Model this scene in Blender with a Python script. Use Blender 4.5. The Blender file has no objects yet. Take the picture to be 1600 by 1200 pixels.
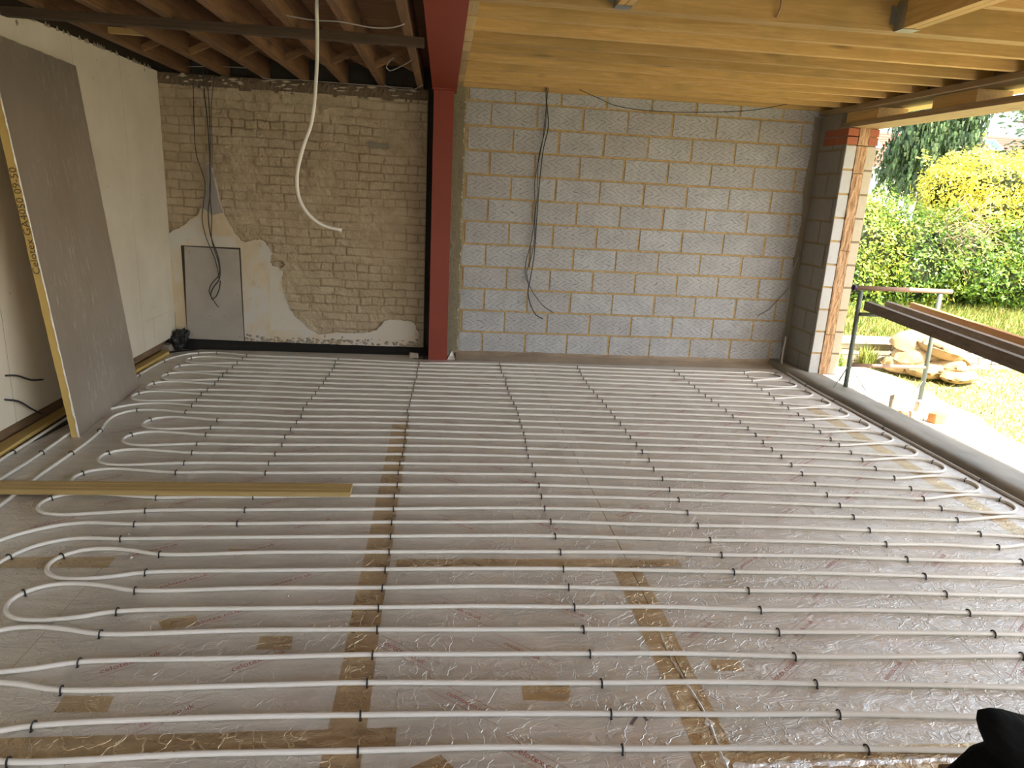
import bpy, bmesh, math, random
from mathutils import Vector, Matrix, noise

random.seed(7)
scene = bpy.context.scene
COL = scene.collection

# ------------------------------------------------------------------ camera
CAM_YAW, CAM_PITCH, CAM_ROLL = math.radians(-6.2116), math.radians(-15.2572), math.radians(-3.0553)
cam_data = bpy.data.cameras.new('camera')
cam_data.sensor_fit = 'HORIZONTAL'
cam_data.sensor_width = 36.0
cam_data.lens = 1098.0 / 1600.0 * 36.0
cam_data.clip_start = 0.02
cam_data.clip_end = 500
cam = bpy.data.objects.new('camera', cam_data)
COL.objects.link(cam)
Rc = (Matrix.Rotation(CAM_YAW, 3, 'Z') @ Matrix.Rotation(CAM_PITCH, 3, 'X') @ Matrix.Rotation(CAM_ROLL, 3, 'Y'))
right, fwd, up = Rc.col[0], Rc.col[1], Rc.col[2]
M = Matrix((( right.x, up.x, -fwd.x, 0), (right.y, up.y, -fwd.y, 0), (right.z, up.z, -fwd.z, 1.6739), (0, 0, 0, 1)))
cam.matrix_world = M
scene.camera = cam

# ------------------------------------------------------------------ world, sun, exposure
world = bpy.data.worlds.new('world')
scene.world = world
world.use_nodes = True
wn = world.node_tree.nodes; wl = world.node_tree.links
wn.clear()
sky = wn.new('ShaderNodeTexSky'); sky.sky_type = 'NISHITA'
sky.sun_disc = False
sky.sun_elevation = math.radians(55); sky.sun_rotation = math.radians(150)
sky.air_density = 1.2; sky.dust_density = 3.5; sky.ozone_density = 0.6
bg = wn.new('ShaderNodeBackground'); bg.inputs['Strength'].default_value = SKY_STRENGTH = 0.30
wo = wn.new('ShaderNodeOutputWorld')
mixw = wn.new('ShaderNodeMix'); mixw.data_type = 'RGBA'; mixw.inputs['Factor'].default_value = 0.30
mixw.inputs['B'].default_value = (4.3, 4.6, 5.0, 1)      # thin white overcast veil over the blue
wl.new(sky.outputs['Color'], mixw.inputs['A'])
wl.new(mixw.outputs['Result'], bg.inputs['Color']); wl.new(bg.outputs['Background'], wo.inputs['Surface'])

sun_data = bpy.data.lights.new('sun', 'SUN')
sun_data.energy = 7.5; sun_data.angle = math.radians(0.6); sun_data.color = (1.0, 0.93, 0.80)
sun = bpy.data.objects.new('sun', sun_data); COL.objects.link(sun)
sdir = Vector((0.30, -0.50, 1.0)).normalized()
sun.rotation_euler = sdir.to_track_quat('Z', 'Y').to_euler()
sun.location = (6, -6, 12)

vs = scene.view_settings
vs.view_transform = 'Standard'; vs.look = 'None'; vs.gamma = 1.0; vs.use_curve_mapping = False
vs.exposure = 1.52

# ------------------------------------------------------------------ helpers
class MB:
    def __init__(s): s.v = []; s.f = []; s.m = []
    def add(s, vs_, fs, mi=0):
        n = len(s.v); s.v += [tuple(v) for v in vs_]; s.f += [tuple(i + n for i in f) for f in fs]; s.m += [mi] * len(fs); return s
    def box(s, x0, x1, y0, y1, z0, z1, mi=0):
        return s.add([(x0,y0,z0),(x1,y0,z0),(x1,y1,z0),(x0,y1,z0),(x0,y0,z1),(x1,y0,z1),(x1,y1,z1),(x0,y1,z1)],
                     [(0,3,2,1),(4,5,6,7),(0,1,5,4),(1,2,6,5),(2,3,7,6),(3,0,4,7)], mi)
    def hexa(s, P, mi=0):
        return s.add(P, [(0,3,2,1),(4,5,6,7),(0,1,5,4),(1,2,6,5),(2,3,7,6),(3,0,4,7)], mi)
    def beam(s, a, b, w, h, mi=0, upv=(0,0,1)):
        a = Vector(a); b = Vector(b); d = (b-a).normalized(); u = Vector(upv)
        sd = d.cross(u).normalized(); u2 = sd.cross(d).normalized()
        P = []
        for q in (-1, 1):
            for (i, j) in ((-1,0),(1,0),(1,1),(-1,1)):
                pass
        c = [(-1,-1),(1,-1),(1,1),(-1,1)]
        P = [a + sd*w/2*i + u2*h/2*j for i, j in c] + [b + sd*w/2*i + u2*h/2*j for i, j in c]
        return s.add(P, [(0,3,2,1),(4,5,6,7),(0,1,5,4),(1,2,6,5),(2,3,7,6),(3,0,4,7)], mi)
    def tube(s, pts, r, n=8, cap=True, mi=0):
        pts = [Vector(p) for p in pts]; rings = []
        N = len(pts); prev = None
        for i, p in enumerate(pts):
            t = (pts[min(i+1, N-1)] - pts[max(i-1, 0)]).normalized()
            if prev is None:
                a = Vector((0,0,1)) if abs(t.z) < .9 else Vector((1,0,0))
                nrm = (a - t*a.dot(t)).normalized()
            else:
                nrm = (prev - t*prev.dot(t)).normalized()
            prev = nrm; bn = t.cross(nrm)
            rr = r[i] if isinstance(r, (list, tuple)) else r
            rings.append([p + (nrm*math.cos(2*math.pi*k/n) + bn*math.sin(2*math.pi*k/n))*rr for k in range(n)])
        vs_ = [v for rg in rings for v in rg]; fs = []
        for i in range(N-1):
            for k in range(n):
                k2 = (k+1) % n
                fs.append((i*n+k, i*n+k2, (i+1)*n+k2, (i+1)*n+k))
        if cap:
            fs.append(tuple(range(n))[::-1]); fs.append(tuple((N-1)*n+k for k in range(n)))
        return s.add(vs_, fs, mi)
    def prism(s, poly, a0, a1, axis='y', mi=0):
        n = len(poly)
        def mk(p, q):
            return (p[0], q, p[1]) if axis == 'y' else ((q, p[0], p[1]) if axis == 'x' else (p[0], p[1], q))
        vs_ = [mk(p, a0) for p in poly] + [mk(p, a1) for p in poly]
        fs = [tuple(range(n)), tuple(range(n, 2*n))[::-1]] + [(i, i+n, (i+1)%n+n, (i+1)%n) for i in range(n)]
        return s.add(vs_, fs, mi)
    def build(s, name, mats, parent=None, smooth=False, bevel=0, fixn=True):
        me = bpy.data.meshes.new(name); me.from_pydata(s.v, [], s.f); me.update()
        if not isinstance(mats, (list, tuple)): mats = [mats]
        for m in mats: me.materials.append(m)
        for p, mi in zip(me.polygons, s.m): p.material_index = mi; p.use_smooth = smooth
        if fixn:
            bm = bmesh.new(); bm.from_mesh(me); bmesh.ops.recalc_face_normals(bm, faces=bm.faces); bm.to_mesh(me); bm.free()
        o = bpy.data.objects.new(name, me); COL.objects.link(o)
        if bevel:
            md = o.modifiers.new('bevel', 'BEVEL'); md.width = bevel; md.segments = 2; md.limit_method = 'ANGLE'
        if parent: o.parent = parent
        return o

def tag(o, label=None, cat=None, group=None, kind=None):
    if label: o['label'] = label
    if cat: o['category'] = cat
    if group: o['group'] = group
    if kind: o['kind'] = kind
    return o
def struct(o): o['kind'] = 'structure'; return o
def empty(name, loc=(0,0,0), rz=0):
    o = bpy.data.objects.new(name, None); COL.objects.link(o); o.location = loc; o.rotation_euler = (0,0,rz); o.empty_display_size = .1
    return o
def copy_tree(o, parent=None):
    c = o.copy(); COL.objects.link(c)
    if parent: c.parent = parent
    for ch in list(o.children): copy_tree(ch, c)
    return c

def catmull(P, step=0.03):
    P = [Vector(p) for p in P]
    P = [P[0]*2 - P[1]] + P + [P[-1]*2 - P[-2]]
    out = []
    for i in range(1, len(P)-2):
        p0, p1, p2, p3 = P[i-1], P[i], P[i+1], P[i+2]
        L = (p2-p1).length; n = max(1, int(L/step))
        t0 = 0.0; t1 = t0 + max(1e-6, (p1-p0).length)**.5; t2 = t1 + max(1e-6, L)**.5; t3 = t2 + max(1e-6, (p3-p2).length)**.5
        for k in range(n):
            t = t1 + (t2-t1)*k/n
            A1 = p0*((t1-t)/(t1-t0)) + p1*((t-t0)/(t1-t0)); A2 = p1*((t2-t)/(t2-t1)) + p2*((t-t1)/(t2-t1)); A3 = p2*((t3-t)/(t3-t2)) + p3*((t-t2)/(t3-t2))
            B1 = A1*((t2-t)/(t2-t0)) + A2*((t-t0)/(t2-t0)); B2 = A2*((t3-t)/(t3-t1)) + A3*((t-t1)/(t3-t1))
            out.append(B1*((t2-t)/(t2-t1)) + B2*((t-t1)/(t2-t1)))
    out.append(P[-2]); return out

# ------------------------------------------------------------------ materials
class NT:
    def __init__(s, name):
        s.mat = bpy.data.materials.new(name); s.mat.use_nodes = True
        s.t = s.mat.node_tree; s.n = s.t.nodes; s.l = s.t.links
        s.b = s.n['Principled BSDF']
    def new(s, typ, **kw):
        nd = s.n.new(typ)
        for k, v in kw.items():
            if k.startswith('i_'): nd.inputs[k[2:].replace('_', ' ')].default_value = v
            else: setattr(nd, k, v)
        return nd
    def link(s, a, b): s.l.new(a, b)
    def coords(s, scale=(1,1,1), rnd=False, kind='Object'):
        tc = s.new('ShaderNodeTexCoord'); mp = s.new('ShaderNodeMapping'); mp.inputs['Scale'].default_value = scale
        src = tc.outputs[kind]
        if rnd:
            oi = s.new('ShaderNodeObjectInfo'); ml = s.new('ShaderNodeMath', operation='MULTIPLY'); ml.inputs[1].default_value = 37.0
            cb = s.new('ShaderNodeCombineXYZ'); ad = s.new('ShaderNodeVectorMath', operation='ADD')
            s.link(oi.outputs['Random'], ml.inputs[0])
            for k in 'XYZ': s.link(ml.outputs[0], cb.inputs[k])
            s.link(src, ad.inputs[0]); s.link(cb.outputs[0], ad.inputs[1]); src = ad.outputs[0]
        s.link(src, mp.inputs['Vector']); return mp.outputs['Vector']
    def noise(s, vec, scale, detail=4, rough=.55, dist=0):
        nd = s.new('ShaderNodeTexNoise'); nd.inputs['Scale'].default_value = scale; nd.inputs['Detail'].default_value = detail
        nd.inputs['Roughness'].default_value = rough; nd.inputs['Distortion'].default_value = dist
        s.link(vec, nd.inputs['Vector']); return nd.outputs['Fac']
    def ramp(s, fac, stops, interp='LINEAR'):
        r = s.new('ShaderNodeValToRGB'); e = r.color_ramp.elements; r.color_ramp.interpolation = interp
        while len(e) < len(stops): e.new(.5)
        for el, (p, c) in zip(e, stops):
            el.position = p; el.color = (c if len(c) == 4 else (*c, 1)) if isinstance(c, (tuple, list)) else (c, c, c, 1)
        s.link(fac, r.inputs['Fac']); return r.outputs['Color']
    def mix(s, fac, a, b, blend='MIX'):
        m = s.new('ShaderNodeMix'); m.data_type = 'RGBA'; m.blend_type = blend
        for sock, v in ((m.inputs['Factor'], fac), (m.inputs['A'], a), (m.inputs['B'], b)):
            if isinstance(v, (int, float)): sock.default_value = v
            elif isinstance(v, tuple): sock.default_value = (*v, 1) if len(v) == 3 else v
            else: s.link(v, sock)
        return m.outputs['Result']
    def math(s, op, a, b=None, clamp=False):
        m = s.new('ShaderNodeMath', operation=op); m.use_clamp = clamp
        for i, v in enumerate((a, b)):
            if v is None: continue
            if isinstance(v, (int, float)): m.inputs[i].default_value = v
            else: s.link(v, m.inputs[i])
        return m.outputs[0]
    def bump(s, h, strength=.5, dist=.01, normal=None):
        b = s.new('ShaderNodeBump'); b.inputs['Strength'].default_value = strength; b.inputs['Distance'].default_value = dist
        s.link(h, b.inputs['Height'])
        if normal is not None: s.link(normal, b.inputs['Normal'])
        return b.outputs['Normal']
    def done(s, color=None, rough=None, metal=None, normal=None, **kw):
        for nm, v in (('Base Color', color), ('Roughness', rough), ('Metallic', metal), ('Normal', normal)):
            if v is None: continue
            if isinstance(v, (int, float)): s.b.inputs[nm].default_value = v
            elif isinstance(v, tuple): s.b.inputs[nm].default_value = (*v, 1) if len(v) == 3 else v
            else: s.link(v, s.b.inputs[nm])
        for k, v in kw.items(): s.b.inputs[k].default_value = v
        return s.mat

def plain(name, c, rough=.6, metal=0, nscale=30, var=.12, bump=.15, bdist=.004):
    m = NT(name); v = m.coords()
    f = m.noise(v, nscale, 5, .6); f2 = m.noise(v, nscale*.13, 3)
    lo = tuple(x*(1-var) for x in c); hi = tuple(min(1, x*(1+var)) for x in c)
    col = m.mix(m.math('MULTIPLY', m.math('ADD', f, f2), .5), lo, hi)
    return m.done(col, rough, metal, m.bump(f, bump, bdist))

def wood(name, axis, dark, light, rough=.62, knots=True, stain=None, grain=1.0):
    m = NT(name)
    sc = {'x': (.6, 9, 9), 'y': (9, .6, 9), 'z': (9, 9, .6)}[axis]
    v = m.coords(sc, rnd=True)
    g = m.noise(v, 3.2*grain, 6, .62, 1.2)
    v2 = m.coords(tuple(a*3.5 for a in sc), rnd=True)
    g2 = m.noise(v2, 4.0, 4, .6)
    col = m.ramp(m.math('ADD', m.math('MULTIPLY', g, .72), m.math('MULTIPLY', g2, .28)), [(.28, dark), (.52, tuple((a+b)/2 for a, b in zip(dark, light))), (.72, light)])
    if knots:
        ks = {'x': (1.3, 4.5, 4.5), 'y': (4.5, 1.3, 4.5), 'z': (4.5, 4.5, 1.3)}[axis]
        kv = m.coords(ks, rnd=True); vo = m.new('ShaderNodeTexVoronoi'); vo.inputs['Scale'].default_value = 1.0; m.link(kv, vo.inputs['Vector'])
        k = m.ramp(vo.outputs['Distance'], [(.05, 1.0), (.14, 0.0)])
        col = m.mix(m.math('MULTIPLY', k, .75), col, tuple(x*.28 for x in dark))
    if stain:
        sv = m.coords((1.1, 1.1, 1.1), rnd=True); sf = m.ramp(m.noise(sv, 2.2, 4), [(.52, 0.0), (.72, 1.0)])
        col = m.mix(m.math('MULTIPLY', sf, .55), col, stain)
    oi = m.new('ShaderNodeObjectInfo'); mr = m.new('ShaderNodeMapRange'); m.link(oi.outputs['Random'], mr.inputs['Value']); mr.inputs['To Min'].default_value = .70; mr.inputs['To Max'].default_value = 1.12
    vm = m.new('ShaderNodeVectorMath', operation='SCALE'); m.link(col, vm.inputs[0]); m.link(mr.outputs[0], vm.inputs['Scale'])
    return m.done(vm.outputs[0], rough, 0, m.bump(g2, .25, .003))

MAT = {}
MAT['pine_x'] = wood('pine_x', 'x', (.44, .27, .085), (.74, .50, .20), stain=(.35, .27, .09))
MAT['pine_y'] = wood('pine_y', 'y', (.44, .27, .085), (.74, .50, .20), stain=(.35, .27, .09))
MAT['pale_y'] = wood('pale_y', 'y', (.48, .34, .15), (.66, .50, .26), knots=True)
MAT['old_y'] = wood('old_y', 'y', (.085, .042, .019), (.29, .150, .066), rough=.7)
MAT['old_x'] = wood('old_x', 'x', (.035, .020, .011), (.10, .062, .034), rough=.75)
MAT['old_board'] = wood('old_board', 'x', (.13, .062, .026), (.32, .17, .075), rough=.75)
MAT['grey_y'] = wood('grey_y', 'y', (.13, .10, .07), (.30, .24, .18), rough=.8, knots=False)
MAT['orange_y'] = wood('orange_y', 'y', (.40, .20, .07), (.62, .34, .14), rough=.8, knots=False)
MAT['yellow_x'] = wood('yellow_x', 'x', (.45, .31, .11), (.58, .42, .18), rough=.55, knots=False)

# red oxide steel
m = NT('red_oxide'); v = m.coords(); f = m.noise(v, 4, 5, .6); sc = m.noise(m.coords((2, 2, 14)), 12, 3)
col = m.mix(f, (.19, .028, .013), (.27, .040, .019)); col = m.mix(m.ramp(sc, [(.72, 0.0), (.78, .5)]), col, (.36, .12, .09))
MAT['red'] = m.done(col, .5, 0, m.bump(f, .1, .002))

# concrete block faces with a combed zigzag pattern
m = NT('concrete_block'); v = m.coords()
at = m.new('ShaderNodeAttribute', attribute_name='bid'); bid = at.outputs['Fac']
sx = m.new('ShaderNodeSeparateXYZ'); m.link(v, sx.inputs[0])
u = m.math('ADD', sx.outputs['X'], sx.outputs['Y'])
n1 = m.noise(v, 9, 3); n2 = m.noise(v, 26, 3)
z = m.math('ADD', m.math('ADD', sx.outputs['Z'], m.math('MULTIPLY', n1, .09)), m.math('MULTIPLY', bid, .31))
tri = m.math('PINGPONG', z, .047)
w = m.math('ADD', m.math('ADD', u, m.math('MULTIPLY', tri, 2.1)), m.math('MULTIPLY', n2, .035))
w = m.math('ADD', w, m.math('MULTIPLY', bid, 1.7))
fr = m.math('FRACT', m.math('DIVIDE', w, .072))
line = m.ramp(fr, [(0, 0.0), (.43, 0.0), (.50, 1.0), (.57, 0.0), (1, 0.0)])
line = m.math('MULTIPLY', line, m.ramp(m.noise(v, 17, 2), [(.30, .5), (.5, 1.0)]))
spk = m.new('ShaderNodeTexVoronoi'); spk.inputs['Scale'].default_value = 34; m.link(v, spk.inputs['Vector'])
pit = m.ramp(spk.outputs['Distance'], [(.03, 1.0), (.11, 0.0)])
base = m.ramp(m.noise(v, 5, 6, .65), [(.3, (.36, .37, .38)), (.7, (.50, .515, .53))])
base = m.mix(m.math('MULTIPLY', bid, .35), base, (.36, .33, .31))
col = m.mix(m.math('MULTIPLY', line, .95), base, (.11, .105, .10))
col = m.mix(m.math('MULTIPLY', pit, .7), col, (.16, .15, .14))
hh = m.math('SUBTRACT', m.math('MULTIPLY', m.noise(v, 60, 4), .4), m.math('ADD', line, pit))
MAT['block'] = m.done(col, .9, 0, m.bump(hh, .55, .004))
m = NT('ochre_mortar'); v = m.coords(); f = m.noise(v, 25, 5, .65)
MAT['mortar'] = m.done(m.ramp(f, [(.3, (.34, .225, .09)), (.7, (.56, .40, .19))]), .95, 0, m.bump(f, .6, .006))
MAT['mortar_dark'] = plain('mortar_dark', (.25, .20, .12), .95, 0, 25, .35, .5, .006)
MAT['pier_block'] = plain('pier_block', (.50, .505, .50), .9, 0, 30, .15, .4, .003)
MAT['smear'] = plain('mortar_smear', (.25, .225, .175), .95, 0, 20, .3, .5, .006)
MAT['block_dark'] = plain('shaded_block', (.27, .26, .235), .95, 0, 14, .3, .5, .005)  # block colour darkened to carry the shade on the inner pier face
MAT['lintel_y'] = wood('lintel_y', 'y', (.24, .165, .085), (.42, .31, .17), knots=True)  # pine darkened in colour for the backlit, shaded lintel faces
MAT['buff_block'] = plain('buff_block', (.50, .44, .33), .9, 0, 40, .2, .4, .004)
MAT['red_brick'] = plain('red_brick', (.36, .115, .055), .85, 0, 40, .18, .3, .003)
MAT['concrete'] = plain('concrete', (.26, .235, .19), .85, 0, 18, .22, .4, .006)
m = NT('cement_kerb'); v = m.coords((1, .35, 1)); f = m.noise(v, 6, 6, .6)
MAT['kerb'] = m.done(m.ramp(f, [(.3, (.15, .14, .115)), (.7, (.27, .25, .21))]), .6, 0, m.bump(f, .35, .01))
m = NT('mineral_wool'); v = m.coords((14, 3, 2.0)); f = m.noise(v, 5, 6, .7, 1.5)
MAT['wool'] = m.done(m.ramp(f, [(.3, (.30, .16, .07)), (.5, (.50, .31, .17)), (.72, (.66, .47, .30))]), .95, 0, m.bump(f, .9, .01))

# old painted brick
m = NT('painted_brick'); v = m.coords()
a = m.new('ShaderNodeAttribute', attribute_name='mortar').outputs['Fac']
b = m.new('ShaderNodeAttribute', attribute_name='bid').outputs['Fac']
f = m.noise(v, 7, 6, .65); f2 = m.noise(v, 55, 5, .7)
c1 = m.ramp(f, [(.3, (.47, .365, .235)), (.7, (.66, .545, .385))])
c1 = m.mix(m.math('MULTIPLY', b, .45), c1, (.60, .50, .34))
col = m.mix(m.math('MULTIPLY', a, .8), c1, (.30, .215, .125))  # joint lines darkened in colour for dirt and shade in the recesses
col = m.mix(m.ramp(f2, [(.66, 0.0), (.78, .5)]), col, (.17, .12, .07))
MAT['old_brick'] = m.done(col, .85, 0, m.bump(m.math('ADD', f2, f), .9, .022))
MAT['brick_top'] = plain('brick_top', (.16, .115, .075), .95, 0, 22, .5, .9, .02)
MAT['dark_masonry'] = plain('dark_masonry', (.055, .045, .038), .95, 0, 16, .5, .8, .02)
m = NT('old_plaster'); v = m.coords(); f = m.noise(v, 2.6, 5, .6, .6)
col = m.ramp(f, [(.40, (.60, .49, .33)), (.50, (.62, .54, .42)), (.60, (.60, .57, .52))])
col = m.mix(m.ramp(m.noise(v, 9, 4), [(.6, 0.0), (.75, .5)]), col, (.42, .34, .24))
MAT['plaster'] = m.done(col, .85, 0, m.bump(m.noise(v, 40, 5), .3, .004))
MAT['plaster_raw'] = plain('plaster_raw', (.34, .29, .235), .95, 0, 30, .4, .9, .012)
MAT['plaster_white'] = plain('plaster_white', (.62, .57, .49), .85, 0, 30, .1, .3, .004)
m = NT('grey_panel'); v = m.coords(); f = m.noise(v, 4, 5)
MAT['panel'] = m.done(m.ramp(f, [(.3, (.36, .325, .28)), (.7, (.43, .39, .345))]), .7, 0, m.bump(m.noise(v, 50, 3), .1, .002))
m = NT('plasterboard'); v = m.coords(); f = m.noise(v, 2.2, 5, .55)
col = m.ramp(f, [(.3, (.63, .56, .44)), (.7, (.73, .66, .54))])
sp = m.new('ShaderNodeTexVoronoi'); sp.inputs['Scale'].default_value = 5; m.link(m.coords((3, 1, 1)), sp.inputs['Vector'])
col = m.mix(m.ramp(sp.outputs['Distance'], [(.02, .7), (.045, 0.0)]), col, (.25, .2, .14))
MAT['plasterboard'] = m.done(col, .75, 0, m.bump(m.noise(v, 60, 3), .08, .002))
MAT['dark_gap'] = plain('dark_gap', (.06, .045, .03), .9)

# foil faced insulation boards
def foil(name, base, lo, rough, wr, metal=.8, pink=True):
    m = NT(name); v = m.coords(); vr = m.coords((1, 1, 1))
    f = m.noise(v, 3.0, 5, .6, .5)
    col = m.ramp(f, [(.32, lo), (.68, base)])
    if pink:
        pk = m.ramp(m.noise(v, 1.9, 4, .6, .8), [(.54, 0.0), (.72, .30)]); col = m.mix(pk, col, tuple(a*b for a, b in zip(base, (1.0, .80, .77))))
    dv = m.coords((1.0, 2.2, 1)); w1 = m.noise(dv, 7, 6, .62, 1.6)
    mu = m.new('ShaderNodeTexVoronoi', feature='DISTANCE_TO_EDGE'); mu.inputs['Scale'].default_value = 6.5
    wv = m.new('ShaderNodeVectorMath', operation='ADD'); m.link(m.coords((1.6, .7, 1)), wv.inputs[0])
    nz = m.new('ShaderNodeTexNoise'); nz.inputs['Scale'].default_value = 3.0; nz.inputs['Detail'].default_value = 4; m.link(v, nz.inputs['Vector'])
    m.link(nz.outputs['Color'], wv.inputs[1]); m.link(wv.outputs[0], mu.inputs['Vector'])
    crease = m.math('MULTIPLY', m.ramp(mu.outputs['Distance'], [(0, 1.0), (.035, 0.0)]), m.ramp(m.noise(v, 1.6, 2), [(.38, 0.0), (.52, 1.0)]))
    fine = m.noise(m.coords((1, 1.7, 1)), 24, 4, .6, 1.2)
    stv = m.noise(m.coords((1.1, 7, 1)), 3.2, 6, .65, .5); col = m.mix(m.ramp(stv, [(.42, .0), (.62, .28)]), col, tuple(a*.62 for a in lo))
    h = m.math('ADD', m.math('ADD', m.math('MULTIPLY', w1, 1.1), m.math('MULTIPLY', crease, .22)), m.math('MULTIPLY', fine, .42))
    r = m.math('ADD', m.math('MULTIPLY', f, .15), rough - .07)
    return m.done(col, r, metal, m.bump(h, wr, .012))
MAT['foil'] = foil('foil_facing', (.81, .775, .715), (.69, .655, .595), .38, .9, metal=.56)
MAT['tape'] = foil('foil_tape', (.74, .59, .385), (.58, .45, .29), .28, 1.0, metal=.85, pink=False)  # warm tint stands in for the timber ceiling mirrored in the foil
MAT['tape_plain'] = foil('plain_foil_tape', (.86, .84, .80), (.76, .73, .69), .30, .5, metal=.75, pink=False)
MAT['bright_foil'] = foil('bright_foil', (.95, .93, .90), (.9, .88, .84), .35, .9, metal=.5, pink=False)
m = NT('board_foil'); v = m.coords(); f = m.noise(m.coords((1, 1, .5)), 2.5, 4)
col = m.ramp(f, [(.3, (.50, .435, .36)), (.7, (.58, .52, .45))])
scr = m.ramp(m.noise(m.coords((9, 9, 1.3)), 5, 5, .7, .6), [(.56, 0.0), (.63, .75)])
scr = m.math('MULTIPLY', scr, m.ramp(m.noise(v, 1.7, 2), [(.44, 0.0), (.58, 1.0)]))
col = m.mix(scr, col, (.80, .76, .70))
MAT['board_foil'] = m.done(col, .42, .72, m.bump(m.noise(v, 12, 4), .08, .004))
MAT['pir'] = plain('yellow_foam', (.60, .42, .135), .85, 0, 60, .12, .5, .003)
MAT['print_red'] = plain('red_print', (.44, .13, .12), .5, .3, 40, .15)
MAT['print_pale'] = plain('pale_red_print', (.56, .33, .31), .5, .4, 40, .15)
MAT['print_black'] = plain('black_print', (.10, .07, .03), .8)
MAT['pencil'] = plain('pencil', (.16, .12, .12), .6)

m = NT('white_pipe'); f = m.noise(m.coords(), 3, 2)
MAT['pipe'] = m.done(m.mix(f, (.73, .70, .62), (.79, .76, .70)), .32); m.b.inputs['Subsurface Weight'].default_value = 0.0
MAT['grey_pipe'] = plain('grey_pipe', (.50, .49, .46), .3, 0, 8, .08, .05)
MAT['clip'] = plain('black_plastic', (.012, .011, .014), .45)
MAT['cable'] = plain('black_cable', (.03, .03, .033), .55)
MAT['grey_cable'] = plain('grey_cable', (.33, .31, .29), .5)
MAT['membrane'] = plain('black_membrane', (.012, .012, .012), .5, 0, 12, .3, .6, .01)
m = NT('black_cloth'); v = m.coords((2, 2, 5)); f = m.noise(v, 7, 4, .5, .6)
MAT['cloth'] = m.done((.004, .004, .004), .85, 0, m.bump(f, .5, .02)); m.b.inputs['Specular IOR Level'].default_value = .12
MAT['card'] = plain('cardboard', (.16, .095, .045), .8, 0, 15, .15, .1)
MAT['steel_green'] = plain('steel_green', (.13, .16, .14), .6, .2, 25, .4, .4, .003)
MAT['front_wall'] = plain('front_wall', (.16, .13, .10), .9)
MAT['rust'] = plain('rusty_steel', (.30, .19, .14), .75, .1, 30, .35, .4, .003)
MAT['purple'] = plain('purple_cap', (.035, .012, .05), .4)
MAT['galv'] = plain('galvanised', (.35, .36, .37), .4, .85, 40, .2)
MAT['sack'] = plain('sack', (.36, .25, .12), .95, 0, 35, .22, .7, .008)
MAT['rubble'] = plain('rubble', (.52, .47, .38), .95, 0, 14, .2, .8, .02)
MAT['stone'] = plain('garden_stone', (.50, .44, .33), .95, 0, 12, .25, .7, .02)
MAT['orange_brick'] = plain('orange_brick', (.45, .22, .09), .9, 0, 20, .25, .6, .01)
m = NT('lawn_soil'); v = m.coords(); f = m.noise(v, 3, 7, .7)
MAT['soil'] = m.done(m.ramp(f, [(.3, (.20, .19, .06)), (.5, (.30, .26, .10)), (.7, (.42, .35, .18))]), .95, 0, m.bump(f, .8, .04))
m = NT('path_concrete'); v = m.coords(); f = m.noise(v, 5, 7, .7)
MAT['path'] = m.done(m.ramp(f, [(.3, (.42, .37, .28)), (.6, (.60, .55, .46))]), .9, 0, m.bump(f, .6, .02))
MAT['grass'] = [plain('grass_green', (.16, .26, .04), .7), plain('grass_dry', (.42, .35, .13), .8), plain('grass_yellow', (.34, .34, .08), .7)]
def leafmat(name, c, tr=.35):
    m = NT(name); f = m.noise(m.coords(), 2.0, 3)
    lo = tuple(x*.7 for x in c); col = m.mix(f, lo, tuple(min(1, x*1.25) for x in c))
    m.done(col, .45)
    t = m.new('ShaderNodeBsdfTranslucent'); m.link(col, t.inputs['Color'])
    mx = m.new('ShaderNodeMixShader'); mx.inputs[0].default_value = tr
    out = m.n['Material Output']; m.link(m.b.outputs[0], mx.inputs[1]); m.link(t.outputs[0], mx.inputs[2]); m.link(mx.outputs[0], out.inputs['Surface'])
    return m.mat
MAT['leaf_green'] = [leafmat('leaf_green', (.12, .23, .025)), leafmat('leaf_lime', (.24, .34, .04)), leafmat('leaf_dark', (.05, .11, .015)), leafmat('leaf_yellowish', (.42, .43, .05))]
MAT['leaf_gold'] = [leafmat('leaf_gold', (.66, .56, .06)), leafmat('leaf_yellow', (.72, .66, .14)), leafmat('leaf_amber', (.60, .46, .04)), leafmat('leaf_lime_gold', (.55, .58, .05))]
MAT['conifer'] = [leafmat('conifer_dark', (.045, .085, .03), .15), leafmat('conifer_mid', (.09, .15, .05), .15), leafmat('conifer_light', (.16, .21, .085), .15)]
MAT['bark'] = plain('bark', (.10, .07, .045), .95, 0, 10, .3, .8, .02)
MAT['twig'] = plain('dry_twig', (.33, .24, .14), .9)
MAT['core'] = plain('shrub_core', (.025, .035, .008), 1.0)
MAT['render_white'] = plain('white_render', (.66, .66, .64), .9)
MAT['roof_orange'] = plain('roof_orange', (.20, .07, .045), .9, 0, 3, .2, .4, .03)
MAT['roof_brown'] = plain('roof_brown', (.13, .065, .042), .9, 0, 3, .2, .4, .03)
MAT['white_frame'] = plain('white_frame', (.75, .75, .75), .4)
m = NT('window_glass'); MAT['glass'] = m.done((.05, .12, .22), .08, 0)
MAT['fence'] = plain('fence_wood', (.10, .075, .05), .9)

# ================================================================== SETTING
ZC = 2.57           # underside of the old joists
ZN = 2.612          # underside of the new joists

# floor slab below the insulation
struct(MB().box(-2.95, 3.62, -1.5, 7.35, -.25, -.052).build('floor', MAT['concrete']))

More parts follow.
